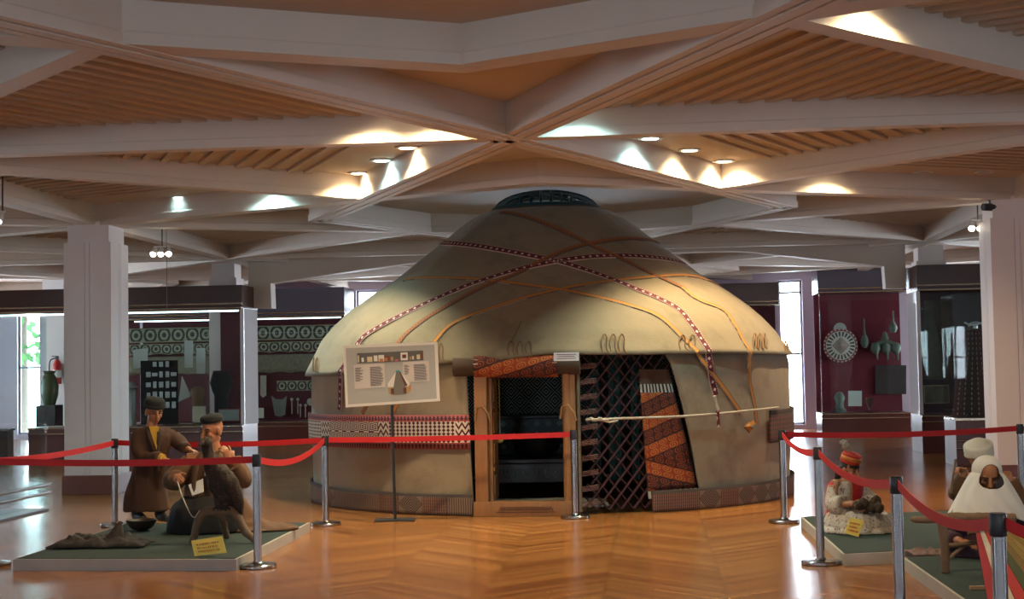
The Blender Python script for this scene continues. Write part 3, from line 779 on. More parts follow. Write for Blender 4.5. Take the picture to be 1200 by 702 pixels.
mb = MB(); mb.ell(bx + V((.08, 0, .09)), (.06, .06, .035)); mb.tube([bx + V((.1, 0, .1)), bx + V((.25, .02, .22)), bx + V((.50, .04, .30))], .012, 6); mb.build('handle', DARKM, la, smooth=50)
FUR = plain('fur', (.62, .62, .54), 1, .3, 14)
fz = inner(632, 583, 15.95, .012); mb = MB()
mb.grid(lambda a, b: fz + RC @ V(((a - .5) * 1.5 * (1 + .1 * noise.noise(V((a * 9, b * 9, 0)))), (b - .5) * 1.0, .035 * (1 - (2 * a - 1) ** 4) * (1 - (2 * b - 1) ** 4) + .016 * abs(noise.noise(V((a * 14, b * 22, 5)))))), 60, 36)
tag(mb.build('fur_rug', FUR, smooth=70), 'shaggy pale fur rug just inside the yurt door', 'rug')
for zz, cl, nm, lb in ((488, (.55, .42, .05), 'yellow_ball', 'upper yellow felt ball hanging inside the left door jamb'), (500, (.06, .2, .32), 'blue_ball', 'blue felt ball hanging inside the left door jamb'), (515, (.5, .45, .12), 'yellow_ball', 'lower yellow felt ball hanging inside the left door jamb')):
    pc_ = inner(581 + (zz - 500) * .33, zz, 15.5 + (500 - zz) * .012); mb = MB(); mb.ell(pc_, .040); mb.tube([pc_ + V((0, 0, .03)), pc_ + V((0, 0, 1.52 - pc_.z))], .004, 5); tag(mb.build(nm, plain(nm, cl, .9), smooth=60), lb, 'ball', 'felt balls in the doorway')
for px, w in ((722, .16), (745, .10), (700, .09)):
    pc_ = inner(px, 500, 17.3); mb = MB(); mb.grid(lambda a, b: V((pc_.x, pc_.y, .15 + 1.6 * b)) + RC @ V(((a - .5) * w, .02 * math.sin(a * 14), 0)), 14, 2); tag(mb.build('teal_cloth', TEALC, smooth=60, solid=.006), {722: 'wide strip of teal cloth hanging behind the lattice', 745: 'narrow teal cloth strip behind the lattice, beside the scroll carpet', 700: 'narrow teal cloth strip behind the lattice, nearest the door'}[px], 'cloth', 'teal cloth strips inside the yurt')

# ================================================================== platforms, barriers, boards
BAIZE = plain('green_baize', (.020, .036, .027), .95, .2, 5); PEDGE = plain('platform_edge', (.40, .37, .32), .6, .15, 7)
def platform(label, c, name='display_platform', h=.09):
    o = thing(name, label, 'platform', V((sum(p.x for p in c) / 4, sum(p.y for p in c) / 4, 0)), 'green display platforms')
    c = [V((p.x, p.y)) for p in c]
    a = sum(c[i].x * c[(i + 1) % 4].y - c[(i + 1) % 4].x * c[i].y for i in range(4)); c = c if a > 0 else c[::-1]
    ctr = sum(c, V((0, 0))) / 4
    mb = MB(); mb.prism(c, 0, h - .004); mb.build('frame', PEDGE, o)
    mb = MB(); mb.prism([p + (ctr - p).normalized() * .035 for p in c], h - .004, h); mb.build('baize_top', BAIZE, o)
    return o
FL, FR, BR = G(15, 655, .09), G(277, 655, .09), G(363, 612, .09)
platform('low green topped platform under the falconer figures', [FL, FR, BR, FL + (BR - FR)])
FL, BL, F2 = G(988, 649, .09), G(938, 605, .09), G(1053, 646, .09)
e1 = (F2 - FL).normalized(); FR = FL + e1 * 1.75
platform('low green topped platform under the girl in the red vest', [FL, FR, FR + (BL - FL), BL])
B2 = G(1058, 653, .09); E2 = (G(1127, 701, .09) - B2).normalized()
platform('low green topped platform under the weaving loom', [B2, B2 + e1 * 2.2, B2 + e1 * 2.2 + E2 * 3.3, B2 + E2 * 3.3])
PZ = .09

CHROME = plain('chrome', (.36, .37, .38), .2, .04, 3, metal=1); BLACKP = plain('black_plastic', (.02, .02, .022), .4); BELT = plain('red_webbing', (.56, .010, .012), .65, .08, 60)
PH = .87; posts = {}
pp0 = None
def post(key, p, label):
    global pp0
    p = V((p.x, p.y, 0))
    if pp0 is None:
        o = thing('belt_post', label, 'barrier post', p, 'belt barrier posts')
        MB().lathe([(.0, 0), (.142, 0), (.147, .006), (.147, .022), (.138, .030), (.045, .038), (.036, .048), (0, .05)], p, 32, cap=False).build('base', CHROME, o, smooth=35)
        MB().lathe([(.031, .03), (.031, PH - .095)], p, 20).build('pole', CHROME, o, smooth=35)
        MB().lathe([(.034, PH - .095), (.036, PH - .09), (.036, PH - .012), (.032, PH), (.0, PH + .002)], p, 20).build('belt_head', BLACKP, o, smooth=35)
        pp0 = o
    else: o = dup(pp0, p, label)
    posts[key] = p; return o
post('A', G(302, 665), 'chrome belt post at the front right corner of the falconer platform')
post('B', G(382, 615.5), 'chrome belt post beside the left edge of the yurt, right of the falconers')
post('C', G(135, 617), 'chrome belt post behind the standing boy, in front of the left column')
post('D', G(674, 607), 'chrome belt post standing right against the yurt door')
post('E', G(919, 612.5), 'chrome belt post at the right edge of the yurt')
post('F', G(962, 661), 'chrome belt post at the front corner of the girl platform')
post('G', G(1050, 558, PH), 'chrome belt post between the girl and the weaving woman')
post('H', G(1169, 601, PH), 'nearest chrome belt post, in front of the weaving woman')
post('I', G(1195, 497, PH), 'chrome belt post behind the weaving women, by the right column')
post('J', G(-9, 663), 'chrome belt post whose foot shows at the left picture edge')
post('K', G(1330, 612, PH), 'chrome belt post past the weaving loom'); post('L', G(1330, 494, PH), 'chrome belt post past the right column')
def belt(a, b, sag, label, za=PH - .015, zb=PH - .015):
    p, q = posts[a], posts[b]; d = (q - p).normalized(); n = V((-d.y, d.x, 0)); w = .052
    P = [p + d * .036 + (q - d * .036 - p - d * .036) * t + V((0, 0, za + (zb - za) * t - sag * 4 * t * (1 - t))) for t in [k / 24 for k in range(25)]]
    mb = MB()
    for k in range(24):
        pass
    rings = [[x + n * .0015, x - n * .0015, x - n * .0015 - V((0, 0, w)), x + n * .0015 - V((0, 0, w))] for x in P]
    mb.loft(rings); return tag(mb.build('barrier_belt', BELT), label, 'barrier belt', 'red barrier belts')
belt('J', 'A', .02, 'red barrier belt across the front of the falconer figures')
belt('J', 'C', .03, 'red barrier belt running from the left edge to the post behind the boy')
belt('C', 'B', .03, 'red barrier belt behind the falconer figures')
belt('A', 'B', .10, 'sagging red barrier belt between the falconer platform and the yurt')
belt('B', 'D', .01, 'red barrier belt across the yurt front to the door')
belt('E', 'F', .06, 'short red barrier belt from the yurt edge to the girl platform post')
belt('F', 'G', .08, 'red barrier belt in front of the girl in the red vest')
belt('G', 'H', .09, 'red barrier belt crossing in front of the weaving woman white cape')
belt('E', 'I', .03, 'long red barrier belt from the yurt edge to the right column')
belt('H', 'K', .06, 'red barrier belt from the nearest post toward the loom end'); belt('I', 'L', .02, 'red barrier belt leading past the right column')

# ---- information board on a black stand
BOARDF = plain('board_frame', (.66, .64, .58), .5, .04); BOARDP = plain('board_paper', (.36, .36, .34), .7, .04); SHEET = plain('text_sheet', (.52, .48, .44), .8, .03); BLACKM = plain('black_steel', (.02, .02, .02), .4)
bp = G(463, 610, 0); bd = (bp - CAM).dot(FW)
bs = thing('board_stand', 'slim black stand holding the information board in front of the yurt', 'stand', bp)
MB().box(bp + V((0, 0, .008)), (.40, .24, .016), CR, bev=.004).build('foot_plate', BLACKM, bs)
q = D(459, 474, bd); MB().tube([bp + V((0, 0, .01)), bp.lerp(q, .5), q + V((0, 0, -.005))], .016, 12).build('pole', BLACKM, bs, smooth=40)
ctl, ctr_, cbr, cbl = [D(*a, bd - .035) for a in ((402, 405), (512.5, 400.5), (515.5, 470), (405, 477.5))]
def bq(u, v, o=0.0): return ctl.lerp(ctr_, u).lerp(cbl.lerp(cbr, u), v) - FH * o
bd_o = thing('information_board', 'white framed grey information board with a small yurt drawing', 'sign board', (cbl + cbr) / 2)
mb = MB(); mb.extr([bq(0, 0), bq(1, 0), bq(1, 1), bq(0, 1)], FH * .03); mb.build('back_panel', BOARDF, bd_o)
def pq(name, u0, v0, u1, v1, mat, o, par=bd_o, th=.002):
    mb = MB(); mb.extr([bq(u0, v0, o), bq(u1, v0, o), bq(u1, v1, o), bq(u0, v1, o)], -FH * th); return mb.build(name, mat, par)
pq('paper', .028, .045, .968, .955, BOARDP, .0)
fr = pq('picture_strip', .145, .135, .845, .30, plain('strip_grey', (.10, .095, .09), .7), .003)
mb = MB(); cols = []
cl = {k: plain('print_' + k, c, .8, .05) for k, c in dict(cream=(.56, .47, .30), brown=(.16, .055, .03), orange=(.45, .17, .05), pale=(.62, .60, .55), tan=(.36, .27, .12), pink=(.55, .10, .14), teal=(.05, .24, .28), grey=(.15, .14, .12), maroon=(.12, .035, .035)).items()}
for k, (u0, v0, u1, v1, c) in enumerate(((.15, .17, .165, .285, 'cream'), (.19, .21, .215, .28, 'pale'), (.25, .20, .305, .285, 'cream'), (.32, .185, .36, .28, 'pale'), (.37, .18, .43, .285, 'pale'), (.38, .24, .42, .29, 'orange'), (.435, .20, .49, .285, 'brown'), (.44, .23, .465, .285, 'orange'), (.50, .22, .525, .285, 'tan'), (.545, .265, .575, .292, 'pink'), (.605, .155, .68, .285, 'pale'), (.622, .19, .665, .25, 'maroon'), (.70, .23, .715, .28, 'tan'), (.725, .22, .745, .28, 'cream'), (.775, .20, .81, .28, 'cream'), (.825, .15, .843, .28, 'brown'))):
    pq('picture', u0, v0, u1, v1, cl[c], .0055 + .0003 * (k % 4), fr, .001)
def sheet(u0, v0, u1, v1, lines, mid):
    sh = pq('text_sheet', u0, v0, u1, v1, SHEET, .003); mb = MB()
    for a, b, n, ragged in ((u0 + .012, mid - .02, lines[0], True), (mid, u1 - .015, lines[1], False)):
        for i in range(n):
            vv = v0 + .05 + i * .021; e = a + (b - a) * (rnd.uniform(.35, .8) if ragged else rnd.uniform(.8, 1))
            mb.extr([bq(a, vv, .0055), bq(e, vv, .0055), bq(e, vv + .010, .0055), bq(a, vv + .010, .0055)], -FH * .0006)
        mb.build('text_line', INK, sh); mb = MB()
sheet(.105, .32, .43, .71, (11, 15), .275); sheet(.625, .315, .90, .65, (8, 13), .74)
yd = MB()
def py_(name, pts, mat, o):
    mb = MB(); mb.extr([bq(u, v, o) for u, v in pts], -FH * .001); return mb.build(name, mat, bd_o)
py_('yurt_drawing', [(.46, .72), (.46, .82), (.50, .85), (.64, .85), (.695, .81), (.695, .72)], cl['tan'], .003)
py_('drawing_roof', [(.545, .475), (.595, .475), (.69, .67), (.68, .72), (.46, .715), (.455, .66)], cl['pale'], .0045); py_('drawing_door', [(.548, .475), (.59, .475), (.645, .73), (.645, .845), (.51, .845), (.515, .73)], cl['grey'], .006)
py_('drawing_stripe', [(.585, .475), (.597, .475), (.665, .70), (.64, .72)], cl['maroon'], .0065); py_('drawing_crown', [(.543, .475), (.555, .445), (.585, .445), (.60, .475)], cl['teal'], .0065)
for u0, u1 in ((.488, .52), (.618, .652)): py_('drawing_window', [(u0, .74), (u1, .74), (u1, .83), (u0, .83)], cl['maroon'], .0070)
py_('drawing_flag', [(.68, .70), (.70, .70), (.70, .77), (.68, .77)], cl['orange'], .0065)

# ---- yellow cards
YEL = plain('yellow_card', (.78, .60, .12), .6, .05)
YEDGE = plain('card_edge', (.70, .66, .55), .6)
def ycard(label, tl, tr, br, bl, d, tilt, ink, n):
    P = [D(*a, d + e) for a, e in ((tl, tilt), (tr, tilt), (br, 0), (bl, 0))]
    low = min(p.z for p in P); 
    P = [p + V((0, 0, PZ + .004 - low)) for p in P]
    o = thing('exhibit_card', label, 'card', (P[2] + P[3]) / 2, 'yellow exhibit cards')
    mb = MB(); nn = (P[1] - P[0]).cross(P[3] - P[0]).normalized(); nn = nn if nn.dot(CAM - P[0]) > 0 else -nn
    mb.extr(P, -nn * .006); mb.build('card_face', YEL, o)
    q = lambda u, v: P[0].lerp(P[1], u).lerp(P[3].lerp(P[2], u), v) + nn * .0015
    mb = MB()
    for i in range(n):
        v = .26 + .22 * i; u = .14
        while u < .84 - .08 * (i % 2):
            w = rnd.uniform(.02, .05); mb.extr([q(u, v), q(u + w, v), q(u + w, v + .10), q(u, v + .10)], nn * .0008); u += w + rnd.choice((.012, .012, .035))
    mb.build('text_line', ink, o)
    mb = MB(); a, b = q(.5, .15) - nn * .009, q(.5, .9) - nn * .009; foot = V((a.x, a.y, PZ + .004)) - nn * .02; mb.tube([a, foot], .004, 6); mb.build('prop_leg', BLACKM, o)
    return o
d1 = (G(245, 652, PZ) - CAM).dot(FW)
ycard('yellow card with red writing standing in front of the eagle perch', (224, 634), (260.5, 628.5), (265.5, 648), (228, 652), d1, .05, plain('ochre_ink', (.48, .20, .03), .8), 3)
d2 = (G(1001, 629, PZ) - CAM).dot(FW)
ycard('small tilted yellow card leaning before the girl skirt', (996.5, 607), (1012.5, 610), (1006, 629.5), (989.5, 625), d2 - .05, .05, RINK, 3)

# ================================================================== showcases
FASC = plain('dark_fascia_wood', (.055, .016, .011), .22, .25, 3); PLINTH = plain('plinth_wood', (.10, .026, .018), .3, .2, 4); MAROON = plain('maroon_lining', (.085, .006, .014), .8, .1, 4); REDL = plain('crimson_lining', (.13, .006, .020), .75, .1, 3); GREYF = plain('smoked_fascia', (.085, .075, .10), .25, .1, 3); BRASS = plain('brushed_rail', (.55, .48, .38), .25, .06, 4, metal=1)
CGLASS = glass_mat('case_glass', (.93, .97, .96), .6); SIDEP = glass_mat('glare_side', (.7, .78, .8), 2.2, .86, (.86, .92, .94)); DKIN = plain('case_dark_lining', (.03, .012, .018), .8)  # side panes: window reflection painted in as a whitish diffuse mix
WHITEP = plain('white_lacquer', (.70, .71, .74), .25, .04, 3)
TUBE_L = emit('case_tube_light', (.80, .95, 1), 4)
def showcase(label, x0, x1, y0, dep, zp, zg, zt, lining, fasc, xp=None, back=(0, 1), side=None, tube=True, fz=None, group='tall wall showcases'):
    o = thing('showcase', label, 'display case', V(((x0 + x1) / 2, y0 + dep / 2, 0)), group); y1 = y0 + dep
    mb = MB(); mb.b2((xp or x0, y0, 0), (x1, y1, zp), bev=.01); mb.build('plinth', PLINTH, o)
    fo = MB(); fo.b2((x0 - .02, y0 - .05, zg), (x1 + .02, y1, zt), bev=.008); fo.build('fascia', fasc, o)
    for z in (zg + .01, zg + .085): MB().tube([(x0 - .02, y0 - .06, z), (x1 + .02, y0 - .06, z)], .02, 10).build('rail', BRASS, o, smooth=40)
    for z in (zp - .02, zp - .11): MB().tube([(xp or x0, y0 - .012, z), (x1, y0 - .012, z)], .016, 10).build('lower_rail', BRASS, o, smooth=40)
    a, b = x0 + (x1 - x0) * back[0], x0 + (x1 - x0) * back[1]
    mb = MB(); mb.b2((a, y1 - .03, zp), (b, y1, zg)); mb.build('back_lining', lining, o)
    mb = MB(); mb.b2((x0 + .01, y0 + .01, zp), (x1 - .01, y0 + .018, zg)); mb.build('glass', CGLASS, o)
    if side:
        for sx in side:
            xx = x1 if sx > 0 else x0
            mb = MB(); mb.b2((xx - .012, y0 + .02, zp), (xx + .012, y1, zg)); mb.build('side_pane', SIDEP, o)
            mb = MB(); mb.b2((xx - .03, y0, zp), (xx + .03, y0 + .05, zg)); mb.build('corner_post', WHITEP, o)
    if tube: MB().tube([(x0 + .1, y0 + .16, zg - .03), (x1 - .1, y0 + .16, zg - .03)], .014, 8).build('tube_light', TUBE_L, o, smooth=40)
    return o
def xat(px, y): return PY(px, 450, y).x
YA = 12.05
XA0, XA1 = xat(-60, YA), xat(284, YA)
showcase('long dark wood showcase behind the falconers, with a bright side pane', XA0, XA1, YA, .95, .62, 2.60, 3.0, MAROON, FASC, xat(33, YA), (.875, 1), (1,))
XB0, XB1 = xat(1079, YA), xat(1240, YA)
showcase('dark wood showcase with a bright side pane next to the right column', XB0, XB1, YA, .95, .62, 2.64, 3.06, DKIN, FASC, None, (0, .75), (-1,), tube=False)
YB = 19.3
XC0, XC1 = xat(150, YB), xat(404, YB)
showcase('showcase of lace textiles seen left of the yurt', XC0, XC1, YB, 1.0, .42, 2.72, 3.35, MAROON, GREYF)
XD0, XD1 = xat(962, YB), xat(1066, YB)
showcase('crimson lined showcase with a round breastplate, right of the yurt', XD0, XD1, YB, 1.0, .42, 2.98, 3.62, REDL, GREYF, tube=False)
YD = 20.2
XE0, XE1 = xat(760, YD), xat(914, YD)
showcase('dark showcase on the back wall, half hidden by the yurt roof', XE0, XE1, YD, .8, .42, 2.78, 3.28, MAROON, FASC, tube=False)
showcase('showcase standing against the back wall behind the long case', xat(92, YB), xat(146, YB), YB, 1.0, .42, 2.7, 3.2, MAROON, FASC, tube=False)

# contents of the long case
PAPER = plain('paper', (.62, .72, .70), .8, .05); SILV = plain('tarnished_silver', (.42, .45, .45), .35, .25, 9, metal=.8); BLACKV = plain('black_velvet', (.012, .011, .013), .9); CREAM = plain('cream_card', (.62, .60, .48), .8)
def onplane(px, py, y): return PY(px, py, y)
def flat(name, label, cat, px0, py0, px1, py1, y, mat, th=.01, group=None, skew=0):
    a, b, c, d = onplane(px0, py1 , y), onplane(px1, py1 - skew, y), onplane(px1, py0 - skew, y), onplane(px0, py0, y)
    mb = MB(); mb.extr([a, b, c, d], V((0, th, 0))); return tag(mb.build(name, mat), label, cat, group)
YI = YA + .80
jb = thing('jewellery_board', 'black velvet board of silver pieces in the long case', 'display board', onplane(187, 497, YI - .2))
a, b = onplane(165, 496, YI - .2), onplane(208, 422, YI - .2); mb = MB(); mb.b2((a.x, YI - .2, .63), (b.x, YI - .17, b.z)); mb.build('velvet_panel', BLACKV, jb)
for r in range(5):
    for cc in range(5):
        x = a.x + (b.x - a.x) * (.22 + .17 * cc); z = .63 + (b.z - .63) * (.30 + .16 * r)
        if rnd.random() < .85: MB().box((x, YI - .21, z), (rnd.uniform(.06, .10), .015, rnd.uniform(.05, .12)), rotz(0), bev=.006).build('silver_plaque', SILV, jb)
for k, (x0, y0, x1, y1, sk, lb) in enumerate(((156, 410, 173, 432, 2, 'slanted pale sheet behind the velvet board'), (216, 399, 226, 431, 0, 'narrow white sheet with small dark figures in the long case'), (230, 408, 240.5, 438, 0, 'white sheet next to the maroon panel in the long case'))):
    flat('paper_sheet', lb, 'paper', x0, y0, x1, y1, YI - .06, PAPER, .006, 'sheets in the long case', sk)
p = onplane(214, 464, YI - .25); mb = MB(); mb.extr([onplane(209, 471, YI - .25), onplane(224, 464, YI - .25), onplane(213, 441, YI - .25)], V((0, .03, 0))); tag(mb.build('folded_kerchief', PAPER), 'pale triangular folded cloth in the long case', 'cloth')
mb = MB(); c_ = onplane(232, 492, YI - .3); mb.lathe([(.10, .0), (.10, .45), (.13, .5), (.12, .62), (.05, .66)], (c_.x, YI - .3, .621), 14); tag(mb.build('wooden_pot', plain('pot_wood', (.20, .12, .06), .6), smooth=40), 'brown wooden vessel in the long case', 'vessel')
mb = MB(); c_ = onplane(156, 492, YI - .35); mb.lathe([(.09, .0), (.09, .62), (.07, .65), (.13, .66), (.03, .76)], (c_.x, YI - .45, .621), 14); tag(mb.build('metal_canister', SILV, smooth=40), 'metal canister with a yellow lid beside the velvet board', 'canister')
gar = MB(); g0 = onplane(260, 461, YI - .02)
def gar_fn(a_, b_): 
    hh = b_; w = .10 + .11 * (1 - abs(hh - .72) * 2.2) if hh > .45 else .13
    return V((g0.x + (a_ - .5) * 2 * w, YI - .05 - .03 * math.cos((a_ - .5) * 3), g0.z - .35 + .75 * hh))
gar.grid(gar_fn, 10, 14); tag(gar.build('dark_garment', BLACKV, smooth=60, solid=.02), 'small dark garment hung on the maroon panel', 'garment')
def framed(label, px0, py0, px1, py1, y, fm, im):
    o = thing('framed_label', label, 'label', onplane((px0 + px1) / 2, py1, y)); a, b = onplane(px0, py1, y), onplane(px1, py0, y)
    MB().box(((a.x + b.x) / 2, y, (a.z + b.z) / 2), (abs(b.x - a.x), .02, abs(b.z - a.z))).build('frame', fm, o); MB().box(((a.x + b.x) / 2, y - .012, (a.z + b.z) / 2), (abs(b.x - a.x) - .03, .008, abs(b.z - a.z) - .03)).build('caption', im, o); return o
framed('red framed caption at the foot of the maroon panel', 256, 479, 281, 494, YA + .10, plain('red_frame', (.25, .03, .03), .5), plain('caption_grey', (.30, .36, .36), .6))
framed('cream caption card leaning in the long case', 226, 476, 241, 495, YA + .12, CREAM, CREAM)
# lace case
m, u, v = woven('lace'); cell_a = (u * 1.0).fract() - .5; rr_ = (cell_a * cell_a + (v - .5) * (v - .5) * .8).sqrt()
c = m.mix((rr_ * 3.2).fract() > .5, (.02, .022, .02), (.34, .33, .24)); c = m.mix((v - .5).abs() > .42, c, (.34, .32, .20)); m.color(m.mix(m.noise(50, 3, kind='UV') * .3, c, (.10, .10, .08))).set(rough=.9); LACE_M = m.m
m, u, v = woven('gauze'); m.color(m.mix(m.noise(6, 5, kind='UV'), (.08, .075, .05), (.28, .25, .17))).set(rough=.9); GAUZE = m.m
YL = YB + .85
for k, (y0, y1, x0, mt, lb) in enumerate(((381, 398, 152, LACE_M, 'topmost lace band with large rosettes in the textile case'), (400, 413, 152, LACE_M, 'scalloped lace band, second from the top in the textile case'), (415, 437, 152, GAUZE, 'swagged gauze cloth with fringe in the textile case'), (446, 458, 325, LACE_M, 'short lace strip below the gauze in the textile case'))):
    a, b = onplane(x0, y1, YL), onplane(408, y1, YL); zt_ = onplane(350, y0, YL).z; zb_ = onplane(350, y1, YL).z; hh = zt_ - zb_; L = b.x - a.x
    def fn(s, t): return V((a.x + L * s, YL - .03 - .02 * math.sin(s * 40) * (1 - t), zb_ + hh * t + (.03 * abs(math.sin(s * 34)) * (1 - t) if k in (1, 2) else 0)))
    mb = MB(); mb.grid(fn, 120, 4, uvf=lambda s, t: (s * L / hh, t)); tag(mb.build('lace_band', mt, smooth=60, solid=.008), lb, 'textile', 'textiles in the lace case')
PEND = plain('pale_jewellery', (.38, .35, .28), .5, .2, 12)
def hang_shape(name, label, pts, y, mat, cat, group=None, th=.02):
    P = [onplane(a, b, y) for a, b in pts]; mb = MB(); mb.extr(P, V((0, th, 0))); return tag(mb.build(name, mat), label, cat, group)
hang_shape('embroidered_tab', 'narrow embroidered strip hanging left in the textile case', [(305, 463), (308, 466), (312, 463), (312, 440), (305, 440)], YL, PEND, 'textile')
hang_shape('bib_collar', 'pale bib shaped collar in the textile case', [(318, 464), (322, 487), (328, 488.5), (334, 486), (336, 464), (331, 468), (323, 468)], YL, plain('bib_grey', (.17, .17, .15), .8), 'collar')
for a, b in (((342, 468), (349, 485)), ((352, 475), (358, 489))):
    o = thing('earring_pair', {342: 'left pair of long pale earrings in the textile case', 352: 'right pair of long pale earrings in the textile case'}[a[0]], 'earrings', onplane((a[0] + b[0]) / 2, b[1], YL), 'earrings in the textile case')
    for s in (0, 1):
        x = a[0] + (b[0] - a[0]) * s; t_, u_ = onplane(x, a[1], YL), onplane(x, b[1], YL); mb = MB(); mb.tube([t_, (t_ + u_) / 2, u_], [.02, .035, .03], 8, flat=.4); mb.ell(t_, (.035, .015, .035)); mb.build('earring', PEND, o, smooth=40)
mb = MB(); p = onplane(364, 471, YL); mb.lathe([(.0, 0), (.075, .0), (.085, .01), (.03, .02), (0, .022)], p, 20, rot=Matrix.Rotation(PI / 2, 3, 'X'), cap=False); tag(mb.build('round_brooch', PEND, smooth=40), 'round pale brooch in the textile case', 'brooch')
flat('label_card', 'small cream label card left in the textile case', 'label', 300, 478, 309, 490, YL - .1, CREAM, .01)
# crimson case
YM = YB + .80
m, (x, y, z), = Mat('breastplate'), (0, 0, 0)
_, (x, y, z) = m.coord('Object'); z = z - .33
r_ = (x * x + z * z).sqrt(); an = z.atan2(x) / (2 * PI); dia = x.abs() + z.abs()
c = m.mix(((dia * 22.0).fract() > .5) * (dia < .2), (.50, .52, .47), (.12, .03, .03)); c = m.mix((r_ > .20) * (r_ < .30) * ((an * 22.0).fract() > .5), c, (.03, .04, .04)); c = m.mix((r_ > .315), c, (.20, .02, .03)); c = m.mix((r_ > .335) * ((an * 26.0).fract() > .5), c, (.4, .42, .38)); m.color(c).set(rough=.6); PLATE = m.m
bc = onplane(985, 405, YM); bo = thing('breastplate', 'round embroidered breastplate with a crimson rim', 'breastplate', bc - V((0, 0, .33)))
mb = MB(); mb.lathe([(0, -.05), (.2, -.045), (.36, -.02), (.37, 0)], bc, 36, rot=Matrix.Rotation(-PI / 2, 3, 'X'), cap=False); ORG[bo.name] = V((bc.x, bc.y, bc.z - .33)); mb.build('disc', PLATE, bo, smooth=40, solid=.01)
mb = MB(); mb.lathe([(0, 0), (.12, .0), (.14, .01), (0, .03)], bc + V((0, .02, .36)), 20, rot=Matrix.Rotation(PI / 2, 3, 'X'), cap=False); mb.build('neck_piece', SILV, bo, smooth=40)
GREENB = plain('green_bronze', (.10, .15, .12), .45, .25, 9, metal=.3)
def gourd(name, label, px, top, bot, rad, cat='flask'):
    t_, b_ = onplane(px, top, YM), onplane(px, bot, YM); h = t_.z - b_.z
    mb = MB(); mb.lathe([(.0, 0), (rad * .5, .01), (rad, h * .18), (rad * .85, h * .32), (rad * .3, h * .48), (rad * .18, h * .7), (rad * .2, h * .97), (0, h)], b_, 18, cap=False); return tag(mb.build(name, GREENB, smooth=50), label, cat)
gourd('long_neck_flask', 'dark green long necked flask hung beside the breastplate', 1013.5, 373, 408, .09)
gourd('horned_flask', 'green bronze flask with a curved pale spout at top right', 1047, 364, 390, .09)
tf = thing('triple_flask', 'green bronze flask with three joined bulbs', 'flask', onplane(1038, 425, YM))
for dx in (-12, 0, 12):
    b_ = onplane(1038 + dx, 408, YM); mb = MB(); mb.ell(b_, (.105, .08, .13)); mb.tube([b_ + V((.02, -.04, -.08)), b_ + V((.03, -.05, -.25))], [.035, .012], 8); mb.build('bulb', GREENB, tf, smooth=50)
b_ = onplane(1037, 398, YM); mb = MB(); mb.lathe([(.09, 0), (.05, .1), (.03, .16), (0, .17)], b_, 14); mb.tube([onplane(1022, 405, YM), onplane(1037, 400, YM), onplane(1053, 405, YM)], .05, 8); mb.build('shoulder', GREENB, tf, smooth=50)
flat('woven_cloth', 'dark woven cloth hung below the triple flask', 'cloth', 1026, 428, 1062, 462, YM + .1, plain('dark_woven', (.045, .035, .035), .9, .6, 30), .02)
flat('label_card', 'white label card on the floor of the crimson case', 'label', 994, 458, 1010, 476, YB + .35, PAPER, .01)
mb = MB(); p = onplane(1019, 477, YB + .4); p.z = .423; mb.lathe([(.06, 0), (.02, .02), (.02, .08), (.09, .2), (.10, .3), (.09, .3), (.0, .1)], p, 18, cap=False); tag(mb.build('goblet', glass_mat('goblet_glass', (.75, .85, .8), 2), smooth=50), 'clear stemmed goblet beside the label card', 'goblet')
mb = MB(); p = onplane(984, 472, YB + .4); p.z = .423; mb.lathe([(.13, 0), (.14, .05), (.09, .1), (.08, .2), (.12, .32), (.07, .42), (0, .45)], p, 18, cap=False); tag(mb.build('bronze_jar', GREENB, smooth=50), 'small bronze jar under the breastplate', 'jar')
# right case
mb = MB(); a = onplane(1090, 352, YA + .6)
m, u, v = woven('dark_pelt'); m.color(m.mix(m.noise(14, 5, kind='UV'), (.018, .014, .012), (.085, .065, .05))).set(rough=.95); PELT = m.m
P = [onplane(*q, YA + .7) for q in ((1118, 446), (1112, 352), (1088, 352))]; P2 = [onplane(*q, YA + .55) for q in ((1112, 445), (1083, 445), (1084, 352), (1090, 352))]
mb = MB(); mb.extr(P, V((0, .04, 0))); tag(mb.build('saddle_cloth', PELT), 'slanted dark saddle cloth in the case by the right column', 'cloth')
mb = MB(); mb.extr(P2, V((0, .04, 0))); tag(mb.build('dark_rug', plain('rug_dark', (.05, .045, .03), .95, .6, 26)), 'dark patterned rug hung in the case by the right column', 'rug')
framed('old photograph of horsemen at the foot of the right case', 1083, 451, 1112, 473, YA + .10, plain('photo_mount', (.28, .24, .18), .7), plain('photo_print', (.10, .09, .07), .6, .8, 6))
# dress vitrine
dv = G(1148, 544); dv.z = 0
vo = thing('glass_vitrine', 'free standing glass vitrine with a dark dress by the right column', 'display case', dv)
w_ = .40
MB().box(dv + V((0, 0, .32)), (w_ * 2, w_ * 2, .64), rotz(0), bev=.01).build('plinth', PLINTH, vo)
MB().box(dv + V((0, 0, .66)), (w_ * 2 + .02, w_ * 2 + .02, .04), rotz(0), bev=.006).build('steel_rim', BRASS, vo)
for sx, sy, sz in ((0, -1, 0), (0, 1, 0), (-1, 0, 0), (1, 0, 0)):
    MB().box(dv + V((sx * (w_ - .006), sy * (w_ - .006), 1.56)), (.008 if sx else w_ * 2 - .02, .008 if sy else w_ * 2 - .02, 1.75)).build('glass', CGLASS, vo)
MB().box(dv + V((0, 0, 2.44)), (w_ * 2, w_ * 2, .02)).build('glass_top', CGLASS, vo)
for z in (.25, .36): MB().tube([dv + V((-w_, -w_ - .02, z)), dv + V((w_, -w_ - .02, z))], .015, 8).build('lower_rail', CHROME, vo, smooth=40)
m = Mat('dark_dress'); _, (x, y, z) = m.coord('Object'); an = y.atan2(x) / (2 * PI)
